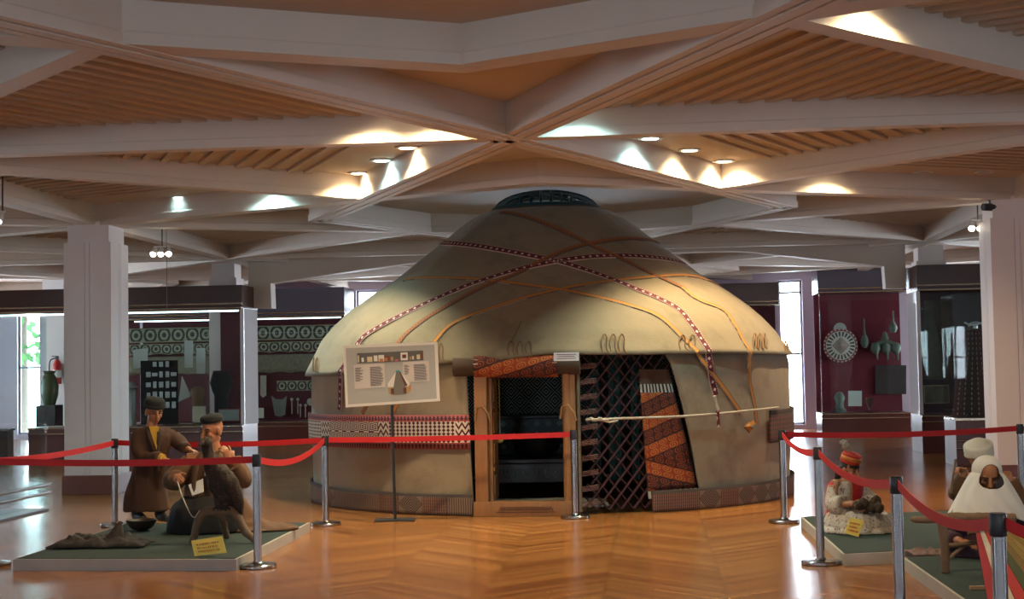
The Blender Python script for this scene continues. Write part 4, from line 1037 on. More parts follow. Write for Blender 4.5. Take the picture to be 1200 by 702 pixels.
m.color(m.mix(((an * 18.0).fract() < .14) * ((z * 14.0).fract() > .5), m.mix((an * 5.0).fract() > .6, (.020, .010, .014), (.055, .012, .02)), (.30, .27, .24))).set(rough=.8); DRESS = m.m
do = thing('embroidered_dress', 'dark embroidered dress displayed inside the glass vitrine', 'dress', dv + V((0, 0, .681)))
mb = MB(); mb.loft([[dv + V((r * math.cos(2 * PI * k / 40) * (1 + .05 * math.sin(k * 2 * PI / 5)), .8 * r * math.sin(2 * PI * k / 40), .684 + z)) for k in range(40)] for r, z in ((.36, 0), (.33, .25), (.27, .6), (.21, .85), (.17, 1.0), (.19, 1.1), (.17, 1.22), (.06, 1.27))]); mb.build('gown', DRESS, do, smooth=60)
mb = MB(); mb.tube([dv + V((0, -.03, 1.94)), dv + V((0, -.03, 2.02))], .03, 8); mb.tube([dv + V((.1 * math.cos(t), -.05, 1.98 + .06 * math.sin(t))) for t in [PI * k / 8 for k in range(9)]], .012, 6); mb.tube([dv + V((-.16, -.05, 2.04)), dv + V((-.08, -.06, 2.0)), dv + V((0, -.06, 2.0)), dv + V((.14, -.05, 2.06))], .012, 6); mb.build('silver_collar', SILV, do, smooth=50)
# near glass case at the left edge
p1 = G(57, 598); p0 = G(0, 612); dd = (p1 - p0).normalized(); nn = V((-dd.y, dd.x, 0)); nn = nn if nn.dot(FH) > 0 else -nn; p0 = p1 - dd * 1.9
lo = thing('glass_case', 'tall bare glass case cut by the left picture edge', 'display case', (p0 + p1) / 2, None); RL = Matrix((dd, nn, V((0, 0, 1)))).transposed()
mid = (p0 + p1) / 2
CG2 = glass_mat('clear_glass', (.90, .95, .95), 1.2)
MB().box(mid + nn * .5 + V((0, 0, .012)), (1.9, 1.0, .024), RL, bev=.006).build('base', DARKM, lo)
MB().box(mid + nn * .02 + V((0, 0, 1.11)), (1.9, .01, 2.1), RL).build('glass', CG2, lo); MB().box(mid + nn * .98 + V((0, 0, 1.11)), (1.9, .01, 2.1), RL).build('glass', CG2, lo)
MB().box(p1 - dd * .01 + nn * .5 + V((0, 0, 1.11)), (.01, .94, 2.1), RL).build('glass', CG2, lo)
for z in (.20, .29): MB().tube([p0 - nn * .01 + V((0, 0, z)), p1 - nn * .01 + V((0, 0, z))], .018, 10).build('lower_rail', CHROME, lo, smooth=40)
q = G(3, 540); q.z = 0; o = thing('black_pedestal', 'black pedestal at the far left behind the bare glass case', 'pedestal', q)
MB().box(q + V((0, 0, .27)), (.3, .3, .54), CR, bev=.01).build('body', DARKM, o); MB().box(q + V((0, 0, .56)), (.36, .36, .04), CR, bev=.01).build('top', CHROME, o)
# white partition, extinguisher, red notice
yp = 18.4; xa, xb = xat(50, yp), xat(92, yp)
mb = MB(); mb.b2((xa, yp, 0), (xb, yp + .2, CZ)); struct(mb, 'partition_wall', WHITEW)
e = onplane(70, 450, yp); eo = thing('fire_extinguisher', 'red fire extinguisher on the white wall left of the column', 'fire extinguisher', V((e.x, yp - .13, e.z)))
REDX = plain('extinguisher_red', (.42, .01, .012), .3)
b0 = V((e.x, yp - .13, e.z)); MB().lathe([(0, 0), (.085, .0), (.09, .02), (.09, .42), (.06, .5), (.025, .53), (0, .53)], b0, 20, cap=False).build('cylinder', REDX, eo, smooth=40)
MB().lathe([(.091, .14), (.092, .14), (.092, .30), (.091, .30)], b0, 20, cap=False).build('paper_label', PAPER, eo, smooth=40)
mb = MB(); mb.box(b0 + V((0, 0, .56)), (.05, .05, .07)); mb.box(b0 + V((-.05, 0, .6)), (.14, .03, .02)); mb.build('valve', BLACKP, eo); MB().tube(spline([b0 + V((-.03, 0, .57)), b0 + V((-.16, 0, .5)), b0 + V((-.18, 0, .25)), b0 + V((-.17, 0, .12))], 5), .015, 8).build('hose', BLACKP, eo, smooth=50)
MB().box(b0 + V((0, .11, .3)), (.06, .04, .3)).build('bracket', BLACKP, eo)
a = onplane(55, 441, yp - .01); tag(MB().box((a.x, yp - .012, a.z), (.13, .016, .16)).build('wall_notice', REDX), 'small red notice on the white wall beside the extinguisher', 'notice')
# green vase by the wall
p = onplane(58, 500, 17.4); p.z = 0; o = thing('tall_green_jar', 'tall dark green jar on a stand by the white wall', 'jar', p)
MB().box(p + V((0, 0, .45)), (.42, .42, .9), rotz(0), bev=.01).build('stand', DARKM, o); MB().lathe([(0, .9), (.12, .9), (.18, 1.1), (.19, 1.3), (.14, 1.48), (.10, 1.55), (.14, 1.62), (.0, 1.62)], p, 20, cap=False).build('jar_body', plain('jar_green', (.05, .08, .035), .35), o, smooth=50)

# ---- track spots under the beams, hanging wire, camera
TLENS = emit('track_lens', (1, .86, .62), 30)
tl0 = None
def track(p, n, label, sp=.085):
    o = thing('track_light', label, 'spot light', p, 'small track spot lights'); up = CZ - p.z
    MB().tube([p, p + V((0, 0, up + .003))], .009, 6).build('stem', BLACKM, o); w = sp * (n - 1) + .06
    MB().tube([p + RH * (-w / 2), p + RH * (w / 2)], .012, 6).build('bar', TRIM, o)
    for i in range(n):
        c = p + RH * (sp * (i - (n - 1) / 2)) + V((0, 0, -.02)) - FH * .02; ax = (V((0, 0, -1)) - FH * .7 + RH * .25 * (i - 1)).normalized()
        h = MB(); h.tube([c, c + ax * .04, c + ax * .11], [.02, .035, .045], 12); ho = h.build('spot_head', TRIM, o, smooth=40)
        h = MB(); h.ell(c + ax * .108, .042, nu=10, nv=6); h.build('lens', TLENS, ho, smooth=60)
    l = bpy.data.lights.new('bulb', 'SPOT'); l.energy = TRACK_E; l.color = (1, .8, .52); l.spot_size = 2.4; l.spot_blend = .5; l.shadow_soft_size = .05
    q = bpy.data.objects.new('bulb', l); COL.objects.link(q); q.parent = o; q.location = -FH * .2 + V((0, 0, -.2))
    return o
def at_z(px, py, z): return G(px, py, z)
track(at_z(190, 289, 3.28), 3, 'cluster of three small spots right of the left column'); track(at_z(3, 248, 3.28), 1, 'single small spot at the left picture edge'); track(at_z(1146, 258, 3.26), 3, 'cluster of three small spots left of the right column')
c = at_z(1160, 243, 3.34); o = thing('ceiling_camera', 'dark small ceiling device with a cable above the right spots', 'camera', V((c.x, c.y, c.z)))
MB().tube([c - RH * .1 - FH * .05, c + RH * .08, c + RH * .1], [.045, .05, .03], 12).build('body', BLACKP, o, smooth=40); MB().tube(spline([c + RH * .06, c + RH * .16 + V((0, 0, .05)), c + RH * .02 + V((0, 0, .11)), c - RH * .1 + V((0, 0, .09))], 6), .008, 6).build('cable', BLACKP, o, smooth=50); MB().tube([c, c + V((0, 0, .09))], .012, 6).build('mount', BLACKM, o)
p = at_z(195, 272, HZ); p.z = CZ; mb = MB(); mb.tube([p, V((p.x, p.y, 2.35))], .004, 5); tag(mb.build('hanging_wire', plain('wire', (.12, .11, .10), .5)), 'thin wire hanging from the ceiling beam in front of the long case', 'wire')
# trees outside
LEAF = plain('leaf_green', (.06, .16, .035), .8, .5, 5); BARK = plain('bark', (.10, .07, .05), .9)
def tree(x, y, h, label):
    p = V((x, y, -.1)); o = thing('garden_tree', label, 'tree', p, 'trees outside the windows'); MB().tube([p, p + V((0, 0, h * .5)), p + V((.1, 0, h * .8))], [.12, .09, .04], 8).build('trunk', BARK, o, smooth=50)
    mb = MB(); rg = random.Random(int(x * 10))
    for k in range(420):
        a = rg.uniform(0, 2 * PI); r = h * .33 * math.sqrt(rg.random()); z = h * (.35 + .6 * rg.random()); q = p + V((r * math.cos(a), r * math.sin(a), z)); s = .16
        d1_ = V((rg.uniform(-1, 1), rg.uniform(-1, 1), rg.uniform(-1, 1))).normalized() * s; d2_ = d1_.orthogonal().normalized() * s * .5; mb.f([mb.v(q - d1_), mb.v(q + d2_), mb.v(q + d1_), mb.v(q - d2_)])
    mb.build('foliage', LEAF, o); return o
a = D(28, 410, 37); tree(a.x, a.y, 5.5, 'green tree outside the far left window'); a = D(1126, 400, 37); tree(a.x, a.y, 5.5, 'green tree outside the window behind the vitrine'); a = D(1290, 400, 43); tree(a.x, a.y, 5.0, 'second green tree outside, right of the vitrine')

# ================================================================== figures
MB.zmin = PZ + .002
SKIN = plain('wax_skin', (.36, .145, .062), .5, .06, 14); SKIN2 = plain('pale_wax_skin', (.40, .185, .095), .5, .06, 14)
EYED = plain('dark_eye', (.015, .010, .008), .3); BROW = plain('dark_brow', (.03, .02, .015), .9); LIP = plain('lip', (.30, .08, .05), .5)
BROWNR = plain('brown_robe', (.060, .026, .013), .9, .2, 6, bump=.2); TANR = plain('tan_brown_coat', (.135, .070, .034), .9, .2, 6, bump=.25); BLACKC = plain('black_cloth', (.012, .011, .011), .9, .2, 6)
YELC = plain('yellow_shirt', (.50, .29, .03), .85); WHITEC = plain('white_cotton', (.66, .65, .60), .9, .06, 8, bump=.15); BEARD = plain('grey_beard', (.20, .17, .14), .95, .3, 40); BOOT = plain('black_boot', (.018, .014, .012), .5)
class Fig:
    """a figure's frame: x to the viewer's right, y away, z up; px() turns a picture point at a depth offset into that frame"""
    def __init__(s, name, label, cat, foot, z=PZ, group=None):
        s.o = G(*foot, z); s.d = (s.o - CAM).dot(FW); s.root = thing(name, label, cat, s.o, group)
    def px(s, a, b, dy=0.0): return D(a, b, s.d + dy)
def head(mb, c, f, s=1.0, up=V((0, 0, 1)), neck=None):
    """skull, jaw, nose, ears and neck about centre c, looking along f"""
    f = f.normalized(); r = f.cross(up).normalized(); u = r.cross(f); R = Matrix((r, f, u)).transposed(); A = lambda x, y, z: c + (r * x + f * y + u * z) * s
    mb.ell(A(0, -.008, .025), (.072 * s, .090 * s, .088 * s), R); mb.ell(A(0, .022, -.045), (.056 * s, .060 * s, .066 * s), R); mb.ell(A(0, .048, -.088), (.030 * s, .026 * s, .024 * s), R)
    mb.tube([A(0, .078, .025), A(0, .094, -.005), A(0, .104, -.026), A(0, .086, -.036)], [.010 * s, .013 * s, .018 * s, .013 * s], 8)
    for q in (-1, 1):
        mb.ell(A(q * .074, -.004, -.008), (.012 * s, .022 * s, .034 * s), R, nu=10, nv=8); mb.ell(A(q * .036, .062, -.022), (.022 * s, .016 * s, .020 * s), R, nu=10, nv=8)
        mb.ell(A(q * .032, .072, .026), (.022 * s, .012 * s, .009 * s), R, nu=10, nv=8)
    mb.tube([A(-.022, .079, -.058), A(0, .087, -.056), A(.022, .079, -.058)], .008 * s, 6)
    if neck is not None: mb.tube([A(0, -.015, -.05), c.lerp(neck, .6), neck], [.050 * s, .047 * s, .058 * s], 12)
    return A, R
def face(A, R, s, root, brow=BROW):
    for q in (-1, 1):
        MB().ell(A(q * .031, .0795, .008), (.0125 * s, .006 * s, .0065 * s), R, nu=10, nv=6).build('eye', EYED, root, smooth=60)
        mb = MB(); mb.tube([A(q * .014, .084, .027), A(q * .033, .083, .033), A(q * .052, .070, .026)], .0045 * s, 6); mb.build('eyebrow', brow, root, smooth=60)
    mb = MB(); mb.tube([A(-.022, .084, -.059), A(0, .0935, -.057), A(.022, .084, -.059)], .0050 * s, 6); mb.build('mouth', LIP, root, smooth=60)
def hand(mb, w, d, n, side, s=1.0, curl=.5):
    """palm and five fingers; d along the hand, n the way the fingers curl, side towards the thumb"""
    d = d.normalized(); n = (n - d * n.dot(d)).normalized(); side = d.cross(n) if d.cross(n).dot(side) > 0 else -d.cross(n)
    R = Matrix((side, d, n)).transposed(); mb.ell(w + d * .045 * s, (.040 * s, .052 * s, .016 * s), R, nu=14, nv=10); mb.ell(w + d * .005 * s, (.026 * s, .03 * s, .019 * s), R, nu=10, nv=8)
    for o, L in ((.029, .068), (.010, .078), (-.010, .072), (-.028, .055)):
        p = w + d * (.080 - abs(o) * .25) * s + side * o * s; a = curl * .35; P = [p]; 
        for k, f_ in enumerate((.45, .32, .23)):
            a += curl * (.5 + .25 * k); p = p + (d * math.cos(a) + n * math.sin(a)) * L * f_ * s; P.append(p)
        mb.tube(P, [.0098 * s, .0092 * s, .0085 * s, .0070 * s], 8)
    p = w + d * .022 * s + side * .030 * s; P = [p]
    for a, b, c, L in ((.62, .70, .25, .032), (.80, .45, .40, .027), (.85, .2, .5, .022)): p = p + (d * a + side * b + n * c).normalized() * L * s; P.append(p)
    mb.tube(P, [.0125 * s, .0115 * s, .0100 * s, .0078 * s], 8)
def limb(mb, pts, rs, n=5):
    P = spline(pts, n); K = []
    m_ = len(pts) - 1
    for i in range(len(P)):
        t = i / n; k = min(int(t), m_ - 1); K.append(rs[k] + (rs[k + 1] - rs[k]) * (t - k))
    mb.tube(P, K, 14)
def folds(fr, amp, axis=None):
    def f(p, n): return n * amp * (noise.noise(V((p.x * fr, p.y * fr, p.z * fr * .35))) + .5 * noise.noise(V((p.x * fr * 2.3, p.y * fr * 2.3, p.z * fr * .6 + 4))))
    return f
def ringloft(mb, specs, seg=28, rot=None):
    """specs: (centre, rx, ry) ellipses in the camera-facing frame"""
    R = rot or CR; mb.loft([[c + R @ V((rx * math.cos(2 * PI * k / seg), ry * math.sin(2 * PI * k / seg), 0)) for k in range(seg)] for c, rx, ry in specs])
def lookdir(ax, el=0.0):
    """ax: angle from straight at the viewer, positive to the viewer's right"""
    return (CR @ V((math.sin(ax), -math.cos(ax), math.tan(el)))).normalized()

# ---- the standing boy
F = Fig('person', 'standing figure in a long brown robe and black cap, hand held out', 'person', (176, 611), group=None); P = F.px; S = F.d / FPX
f = lookdir(.62, -.30); hc = P(180.5, 482.5); neck = P(177, 503)
mb = MB(); A, R = head(mb, hc, f, 1.02, neck=neck)
shl, shr = P(163, 511, -.02), P(199, 510, .05); ell_, elr = P(164, 533, -.12), P(213, 522, .02); wl, wr = P(191, 537.5, -.20), P(222, 527, -.12)
limb(mb, [neck, P(177, 520), P(176, 545), P(176, 560)], [.06, .115, .105, .12]); limb(mb, [P(177, 508), shl], [.05, .058]); limb(mb, [P(177, 508), shr], [.05, .058])
limb(mb, [shl, ell_, wl], [.048, .038, .026]); limb(mb, [shr, elr, wr], [.048, .038, .026])
for x in (162, 187): limb(mb, [P(176 + (x - 176) * .6, 560), P(x, 585), P(x, 606)], [.075, .055, .038])
hd = (P(204, 541, -.24) - wl).normalized(); hand(mb, wl, hd, V((0, 0, -1)), CR @ V((0, 1, .3)), .95, .45); hand(mb, wr, (P(231, 530, -.1) - wr).normalized(), V((0, 0, -1)), CR @ V((0, -1, .3)), .95, .5)
mb.build('body', SKIN, F.root, voxel=.0055)
face(A, R, 1.02, F.root)
mb = MB()
ringloft(mb, [(P(172, 598), .225, .17), (P(172, 580), .205, .16), (P(174, 555), .165, .135), (P(176, 538), .155, .12), (P(177, 520), .185, .13), (P(178, 511), .185, .115), (P(178, 504.5), .135, .095), (P(178, 500.5), .07, .068)])
limb(mb, [P(178, 509), P(163, 511.5, -.02), ell_, P(187, 537.5, -.185)], [.075, .080, .072, .060]); limb(mb, [P(178, 509), P(199, 510.5, .05), elr, P(219, 526, -.09)], [.075, .080, .068, .056])
mb.build('robe', BROWNR, F.root, voxel=.011, disp=folds(7, .022))
mb = MB(); limb(mb, [P(186, 537.3, -.182), P(191.5, 537.6, -.205)], [.052, .046]); mb.build('yellow_cuff', YELC, F.root, smooth=50)
fr_ = lookdir(.35); mb = MB(); c0_ = P(178.5, 505) + fr_ * .100; mb.extr([c0_ + V((0, 0, .045)) + CR @ V((-.05, .02, 0)), c0_ + V((0, 0, .045)) + CR @ V((.05, .02, 0)), P(181, 526) + fr_ * .168], fr_ * .012); mb.build('yellow_collar', YELC, F.root)
for s_, a in ((-1, 'l'), (1, 'r')):
    q = P(180, 507) + fr_ * .09; mb = MB(); mb.tube([P(178 + s_ * 6.5, 500) + fr_ * .06, P(179.5 + s_ * 6, 510) + fr_ * .125, P(181 + s_ * 1.2, 528) + fr_ * .165, P(180, 560) + fr_ * .16], [.02, .022, .02, .016], 8, flat=.5); mb.build('robe_lapel', plain('lapel', (.04, .018, .010), .9), F.root, smooth=50)
Rh = Matrix((f.cross(V((0, 0, 1))).normalized(), f, V((0, 0, 1)))).transposed()
mb = MB(); hb = A(0, -.012, .055); r_, f_ = Rh.col[0], Rh.col[1]; un = (A(0, 0, 1) - A(0, 0, 0)).normalized(); RH2 = R
mb.lathe([(.094, -.01), (.098, .02), (.098, .05), (.085, .070), (.04, .08), (0, .082)], hb, 24, rot=R, cap=False); mb.build('cap', plain('black_felt', (.012, .013, .012), .95), F.root, smooth=45, solid=.006)
mb = MB(); mb.lathe([(.101, -.012), (.104, .0), (.104, .016), (.099, .02)], hb, 24, rot=R, cap=False); mb.build('cap_band', plain('cap_band', (.02, .022, .02), 1), F.root, smooth=45)
for x in (161, 188):
    mb = MB(); b_ = P(x, 607); b_.z = PZ; limb(mb, [b_ + V((0, 0, .17)), b_ + V((0, 0, .06)), b_ + V((0, 0, .045)) + lookdir(.6) * .10, b_ + V((0, 0, .035)) + lookdir(.6) * .19], [.062, .055, .046, .034]); mb.build('boot', BOOT, F.root, voxel=.010)
# ---- the seated falconer
F = Fig('person', 'seated bearded figure in a tan brown coat and black cap behind the eagle', 'person', (251, 622)); P = F.px
f = lookdir(-.62, -.22); hc = P(248.5, 504.5); neck = P(251, 527)
mb = MB(); A, R = head(mb, hc, f, 1.18, neck=neck)
shl, shr = P(220, 540, -.02), P(274, 537, .05); el_, er_ = P(203, 563, -.10), P(283, 562, -.02); wl, wr = P(207, 559, -.27), P(268, 538, -.20)
limb(mb, [neck, P(249, 550), P(252, 585), P(252, 606)], [.07, .15, .14, .15]); limb(mb, [P(249, 536), shl], [.06, .07]); limb(mb, [P(249, 536), shr], [.06, .07])
limb(mb, [shl, el_, wl], [.06, .046, .032]); limb(mb, [shr, er_, wr], [.06, .046, .032])
for x, kx in ((238, 226), (264, 280)): limb(mb, [P(x, 604), P(kx + (252 - kx) * .4, 603, -.16), P(kx + (252 - kx) * .4, 616, -.14)], [.09, .06, .04])
hand(mb, wl, CR @ V((.25, -.9, -.05)), CR @ V((.6, .1, -.6)), V((0, 0, 1)), 1.08, 1.05); hand(mb, wr, (P(262, 523, -.24) - wr).normalized(), CR @ V((-.7, .5, 0)), CR @ V((-.3, .3, 1)), 1.12, .9)
mb.build('body', SKIN, F.root, voxel=.0060); face(A, R, 1.16, F.root)
mb = MB(); mb.tube([A(0, .07, -.075), A(0, .085, -.105), A(0, .075, -.15), A(0, .05, -.20)], [.035, .042, .032, .012], 12); mb.tube([A(-.035, .072, -.052), A(0, .094, -.046), A(.035, .072, -.052)], .011, 8); mb.build('beard', BEARD, F.root, voxel=.006, disp=folds(60, .006))
mb = MB(); mb.lathe([(.100, .0), (.103, .02), (.100, .04), (.085, .058), (.04, .068), (0, .07)], A(0, -.014, .068), 26, rot=R, cap=False); mb.build('cap', bpy.data.materials['black_felt'], F.root, smooth=45, solid=.006)
mb = MB(); ringloft(mb, [(P(250, 603), .27, .20), (P(250, 588), .255, .19), (P(248, 568), .225, .18), (P(248, 548), .235, .155), (P(248, 536), .205, .13), (P(248, 529), .10, .095)])
limb(mb, [P(224, 542, -.01), el_, P(206, 560, -.215)], [.095, .092, .072]); limb(mb, [P(271, 540, .04), er_, P(271, 544, -.16)], [.095, .095, .078])
mb.build('coat', TANR, F.root, voxel=.012, disp=folds(6.5, .020))
mb = MB()
for k in range(1): pass
ringloft(mb, [(V((P(297, 624, -.05).x, P(297, 624, -.05).y, PZ + .004)), .42, .20), (V((P(294, 624).x, P(294, 624).y, PZ + .05)), .36, .17), (P(276, 608), .20, .15), (P(270, 585), .14, .14)]); mb.build('coat_tail', TANR, F.root, voxel=.014, disp=folds(6, .028))
mb = MB(); q0 = V((P(243, 622, -.05).x, P(243, 622, -.05).y, PZ + .004)); ringloft(mb, [(q0, .36, .30), (P(243, 608, -.05), .35, .30), (P(244, 594, -.06), .32, .28), (P(247, 580, -.04), .25, .21)]); mb.build('lap_cloth', BLACKC, F.root, voxel=.014, disp=folds(6, .024))
mb = MB(); fd = lookdir(-.15); mb.extr([P(231, 566) + fd * .215, P(247, 559) + fd * .205, P(249, 574) + fd * .235, P(237, 578) + fd * .245], -fd * .02); mb.build('white_shirt', WHITEC, F.root, smooth=60)
for x0, x1 in ((238, 236), (256, 258)): mb = MB(); mb.tube([P(x0 + 3, 529) + fd * .08, P(x0, 540) + fd * .155, P(x1, 560) + fd * .20, P(x1, 580) + fd * .225], [.03, .036, .036, .032], 8, flat=.4); mb.build('coat_lapel', plain('coat_lapel', (.10, .052, .026), .9), F.root, smooth=50)
mb = MB(); mb.tube(spline([P(252, 528) + fd * .085, P(255, 540) + fd * .165, P(252, 556) + fd * .20], 4), .03, 8, flat=.4); mb.build('pale_scarf', plain('scarf_grey', (.30, .27, .23), .9), F.root, smooth=50)
FALC = F; FW_L = wl
# ---- perch and eagle
FP = G(262, 637, PZ); PD = (FP - CAM).dot(FW); pq_ = lambda a, b, dy=0.0: D(a, b, PD + dy)
WOODP = plain('bare_branch', (.17, .105, .06), .75, .3, 18, bump=.4)
o = thing('eagle_perch', 'arched bare branch perch under the eagle', 'perch', FP); mb = MB()
def gz(p, z): return V((p.x, p.y, z))
limb(mb, [gz(pq_(226, 634), PZ + .004), pq_(230, 618), pq_(237, 603), pq_(250, 598.5), pq_(266, 598), pq_(276, 603), pq_(287, 622), gz(pq_(303, 640, -.05), PZ + .004)], [.032, .033, .040, .046, .044, .042, .036, .028], 6)
limb(mb, [pq_(258, 602), pq_(262, 615, .16), gz(pq_(266, 634, .30), PZ + .004)], [.035, .03, .026])
mb.build('forked_branch', WOODP, o, voxel=.009, disp=folds(22, .006))
m = Mat('eagle_feathers'); _, (x, y, z) = m.coord('Object'); nn_ = m.noise(24, 4); st = ((z * 46.0 + nn_ * 3.0).fract() > .55)
m.color(m.mix(st * nn_ * .55 + nn_ * .35, (.016, .010, .007), (.085, .052, .030))).set(rough=.85); EAG = m.m
e0 = pq_(262, 598)
o = thing('eagle', 'dark brown eagle perched in front of the seated figure', 'eagle', gz(e0, e0.z + .03)); mb = MB()
limb(mb, [pq_(243, 522, .02), pq_(245, 532, .02), pq_(250, 545, .02), pq_(259, 563, .03), pq_(266, 580, .05), pq_(272, 592, .07)], [.048, .050, .075, .120, .105, .05])
mb.ell(pq_(241.5, 519, .01), (.052, .062, .050), CR); limb(mb, [pq_(238, 519, -.03), pq_(234, 521, -.06), pq_(233.5, 525, -.065)], [.026, .018, .006])
for s_, dx in ((-1, -.02), (1, .11)):
    limb(mb, [pq_(252, 548, dx), pq_(268, 565, dx + .02 * s_), pq_(279, 588, dx + .02), pq_(283, 607, dx + .03)], [.055, .075, .05, .014])
limb(mb, [pq_(270, 588, .08), pq_(279, 603, .13), pq_(285, 614, .16)], [.05, .045, .02])
for x in (255, 264): limb(mb, [pq_(x + 2, 582, .02), pq_(x, 590, .0), pq_(x, 596, -.01)], [.05, .034, .018])
for x in (255, 264):
    for t_ in (-.03, 0, .03): limb(mb, [pq_(x, 595, -.01), pq_(x, 595.5, -.05) + CR @ V((t_, 0, .0)), pq_(x, 599, -.072) + CR @ V((t_ * 1.3, 0, 0))], [.013, .011, .005])
mb.build('body', EAG, o, voxel=.009, disp=folds(30, .010))
MB().ell(pq_(238.5, 517.5, -.042), .007, nu=8, nv=6).build('eye', plain('amber_eye', (.4, .2, .02), .3), o, smooth=60)
mb = MB(); mb.tube([pq_(237, 519, -.045), pq_(234, 521, -.066), pq_(233.6, 525, -.07)], [.020, .015, .004], 8); mb.build('beak', plain('horn_beak', (.05, .045, .04), .35), o, smooth=60)
mb = MB(); mb.tube(spline([FW_L + CR @ V((.03, -.10, -.03)), pq_(215, 585, -.05), pq_(226, 606, -.06), pq_(234, 598, -.06)], 6), .005, 6); tag(mb.build('leash_cord', ROPE, smooth=50), 'pale cord from the seated figure fist to the perch', 'cord')
# ---- crumpled hide on the left
hp = G(118, 640, PZ); HX = CR
LURE = plain('dark_hide', (.028, .021, .016), .85, .4, 12, bump=.3)
o = thing('hide_saddlebag', 'crumpled dark hide with a raised bird shaped lure, left on the platform', 'hide', hp)
def hidefn(a, b):
    x = (a - .5) * .78; y = (b - .5) * .42; e = 1 - max(abs(2 * a - 1) ** 4, abs(2 * b - 1) ** 4)
    wob = 1 + .18 * noise.noise(V((a * 6, b * 6, 2)))
    return hp + HX @ V((x * wob, y * wob, .012 + e * (.055 + .06 * abs(noise.noise(V((a * 7, b * 5, 1)))) + .03 * noise.noise(V((a * 17, b * 13, 7))))))
mb = MB(); mb.grid(hidefn, 50, 30); mb.build('crumpled_skin', LURE, o, smooth=60, solid=.006)
ld = (hp - CAM).dot(FW); hq = lambda a, b, dy=0.0: D(a, b, ld + dy)
mb = MB(); limb(mb, [hq(124, 643, -.05), hq(133, 634, -.03), hq(138, 622, -.02), hq(141, 614, -.02), hq(145, 612, -.03)], [.06, .075, .05, .026, .010]); limb(mb, [hq(141, 640, .02), hq(140, 625, .0)], [.05, .03]); mb.build('bird_lure', plain('lure_brown', (.05, .034, .024), .85, .3, 14), o, voxel=.009, disp=folds(20, .008))
mb = MB(); limb(mb, [hq(86, 628, -.06), hq(92, 632, -.05), hq(104, 636, -.03), hq(118, 640, 0)], [.016, .026, .026, .02]); mb.build('wooden_handle', plain('dark_wood', (.05, .035, .028), .6), o, smooth=60)
b_ = G(166, 622, PZ); mb = MB(); mb.lathe([(.05, .004), (.10, .03), (.135, .085), (.14, .10), (.125, .10), (.09, .04), (0, .02)], b_, 22, cap=False); tag(mb.build('wooden_bowl', plain('bowl_wood', (.040, .024, .016), .5), smooth=50), 'dark wooden bowl at the feet of the standing figure', 'bowl')

# ---- the girl with the red vest
REDV = plain('red_velvet', (.38, .012, .018), .85, .15, 10); 
m = Mat('flowered_cotton'); n_ = m.noise(60, 1); m.color(m.mix((n_ > .63), m.mix(m.noise(3, 3), (.42, .38, .31), (.54, .50, .43)), (.20, .09, .10))).set(rough=.9); m.bump(m.noise(12, 3), .2, .01); FLOR = m.m
HAIR = plain('black_hair', (.012, .010, .010), .55, .2, 30); WOOL = plain('brown_wool', (.06, .038, .022), 1, .3, 30)
F = Fig('person', 'seated girl figure in a red vest and red feathered hat, spinning wool', 'person', (1003, 622)); P = F.px
f = lookdir(.75, -.32); hc = P(995, 549.5); neck = P(991, 563)
mb = MB(); A, R = head(mb, hc, f, .92, neck=neck)
shl, shr = P(976, 569, -.02), P(1009, 567, .04); el_, er_ = P(977, 590, -.07), P(1018, 586, .02); wl, wr = P(1000, 590, -.22), P(1015, 592, -.20)
limb(mb, [neck, P(991, 580), P(990, 603), P(992, 612)], [.05, .095, .10, .13]); limb(mb, [P(991, 567), shl], [.045, .05]); limb(mb, [P(991, 567), shr], [.045, .05])
limb(mb, [shl, el_, wl], [.042, .034, .024]); limb(mb, [shr, er_, wr], [.042, .034, .024])
for kx, fx_ in ((972, 1005), (1030, 1000)): limb(mb, [P(996, 614), P(1003 + (kx - 1003) * .6, 617, -.12), P(fx_, 620, -.16)], [.07, .042, .028])
hand(mb, wl, CR @ V((.9, -.25, -.1)), CR @ V((.2, .6, -.5)), V((0, 0, 1)), .82, .7); hand(mb, wr, CR @ V((-.5, -.6, -.2)), CR @ V((-.3, .5, -.5)), V((0, 0, 1)), .82, .7)
mb.build('body', SKIN2, F.root, voxel=.0055); face(A, R, .92, F.root)
mb = MB(); ringloft(mb, [(P(990, 608), .15, .12), (P(990, 592), .125, .10), (P(991, 577), .145, .10), (P(991, 568), .125, .085), (P(991.5, 562), .06, .055)])
limb(mb, [P(978, 571, -.01), el_, P(988, 592, -.15)], [.062, .078, .085]); limb(mb, [P(1006, 570, .03), er_, P(1017, 591, -.12)], [.06, .07, .075]); mb.build('blouse', FLOR, F.root, voxel=.010, disp=folds(9, .018))
mb = MB(); fv = lookdir(.35)
def vestfn(a, b):
    an = .42 + a * (2 * PI - .84); z = P(990, 609).z + (P(990, 563).z - P(990, 609).z) * b; rx, ry = (.165 - .035 * math.sin(b * PI) * .6) * (1 - max(0, b - .85) * 2.2), (.132) * (1 - max(0, b - .85) * 2.2)
    lx = math.sin(an); ly = -math.cos(an); q = P(990 + b * 1.0, 590); ca, sa = math.cos(-.35), math.sin(-.35)
    x, y = lx * rx, ly * ry
    return V((q.x, q.y, z)) + CR @ V((x * ca - y * sa, x * sa + y * ca, 0))
mb.grid(vestfn, 40, 12); mb.build('red_vest', REDV, F.root, smooth=60, solid=.012)
for s_ in (0, 1):
    mb = MB(); mb.tube([vestfn(.0 if s_ == 0 else 1.0, t_ / 8) + fv * .008 for t_ in range(9)], .014, 6); mb.build('vest_trim', plain('vest_gold', (.24, .13, .06), .8), F.root, smooth=50)
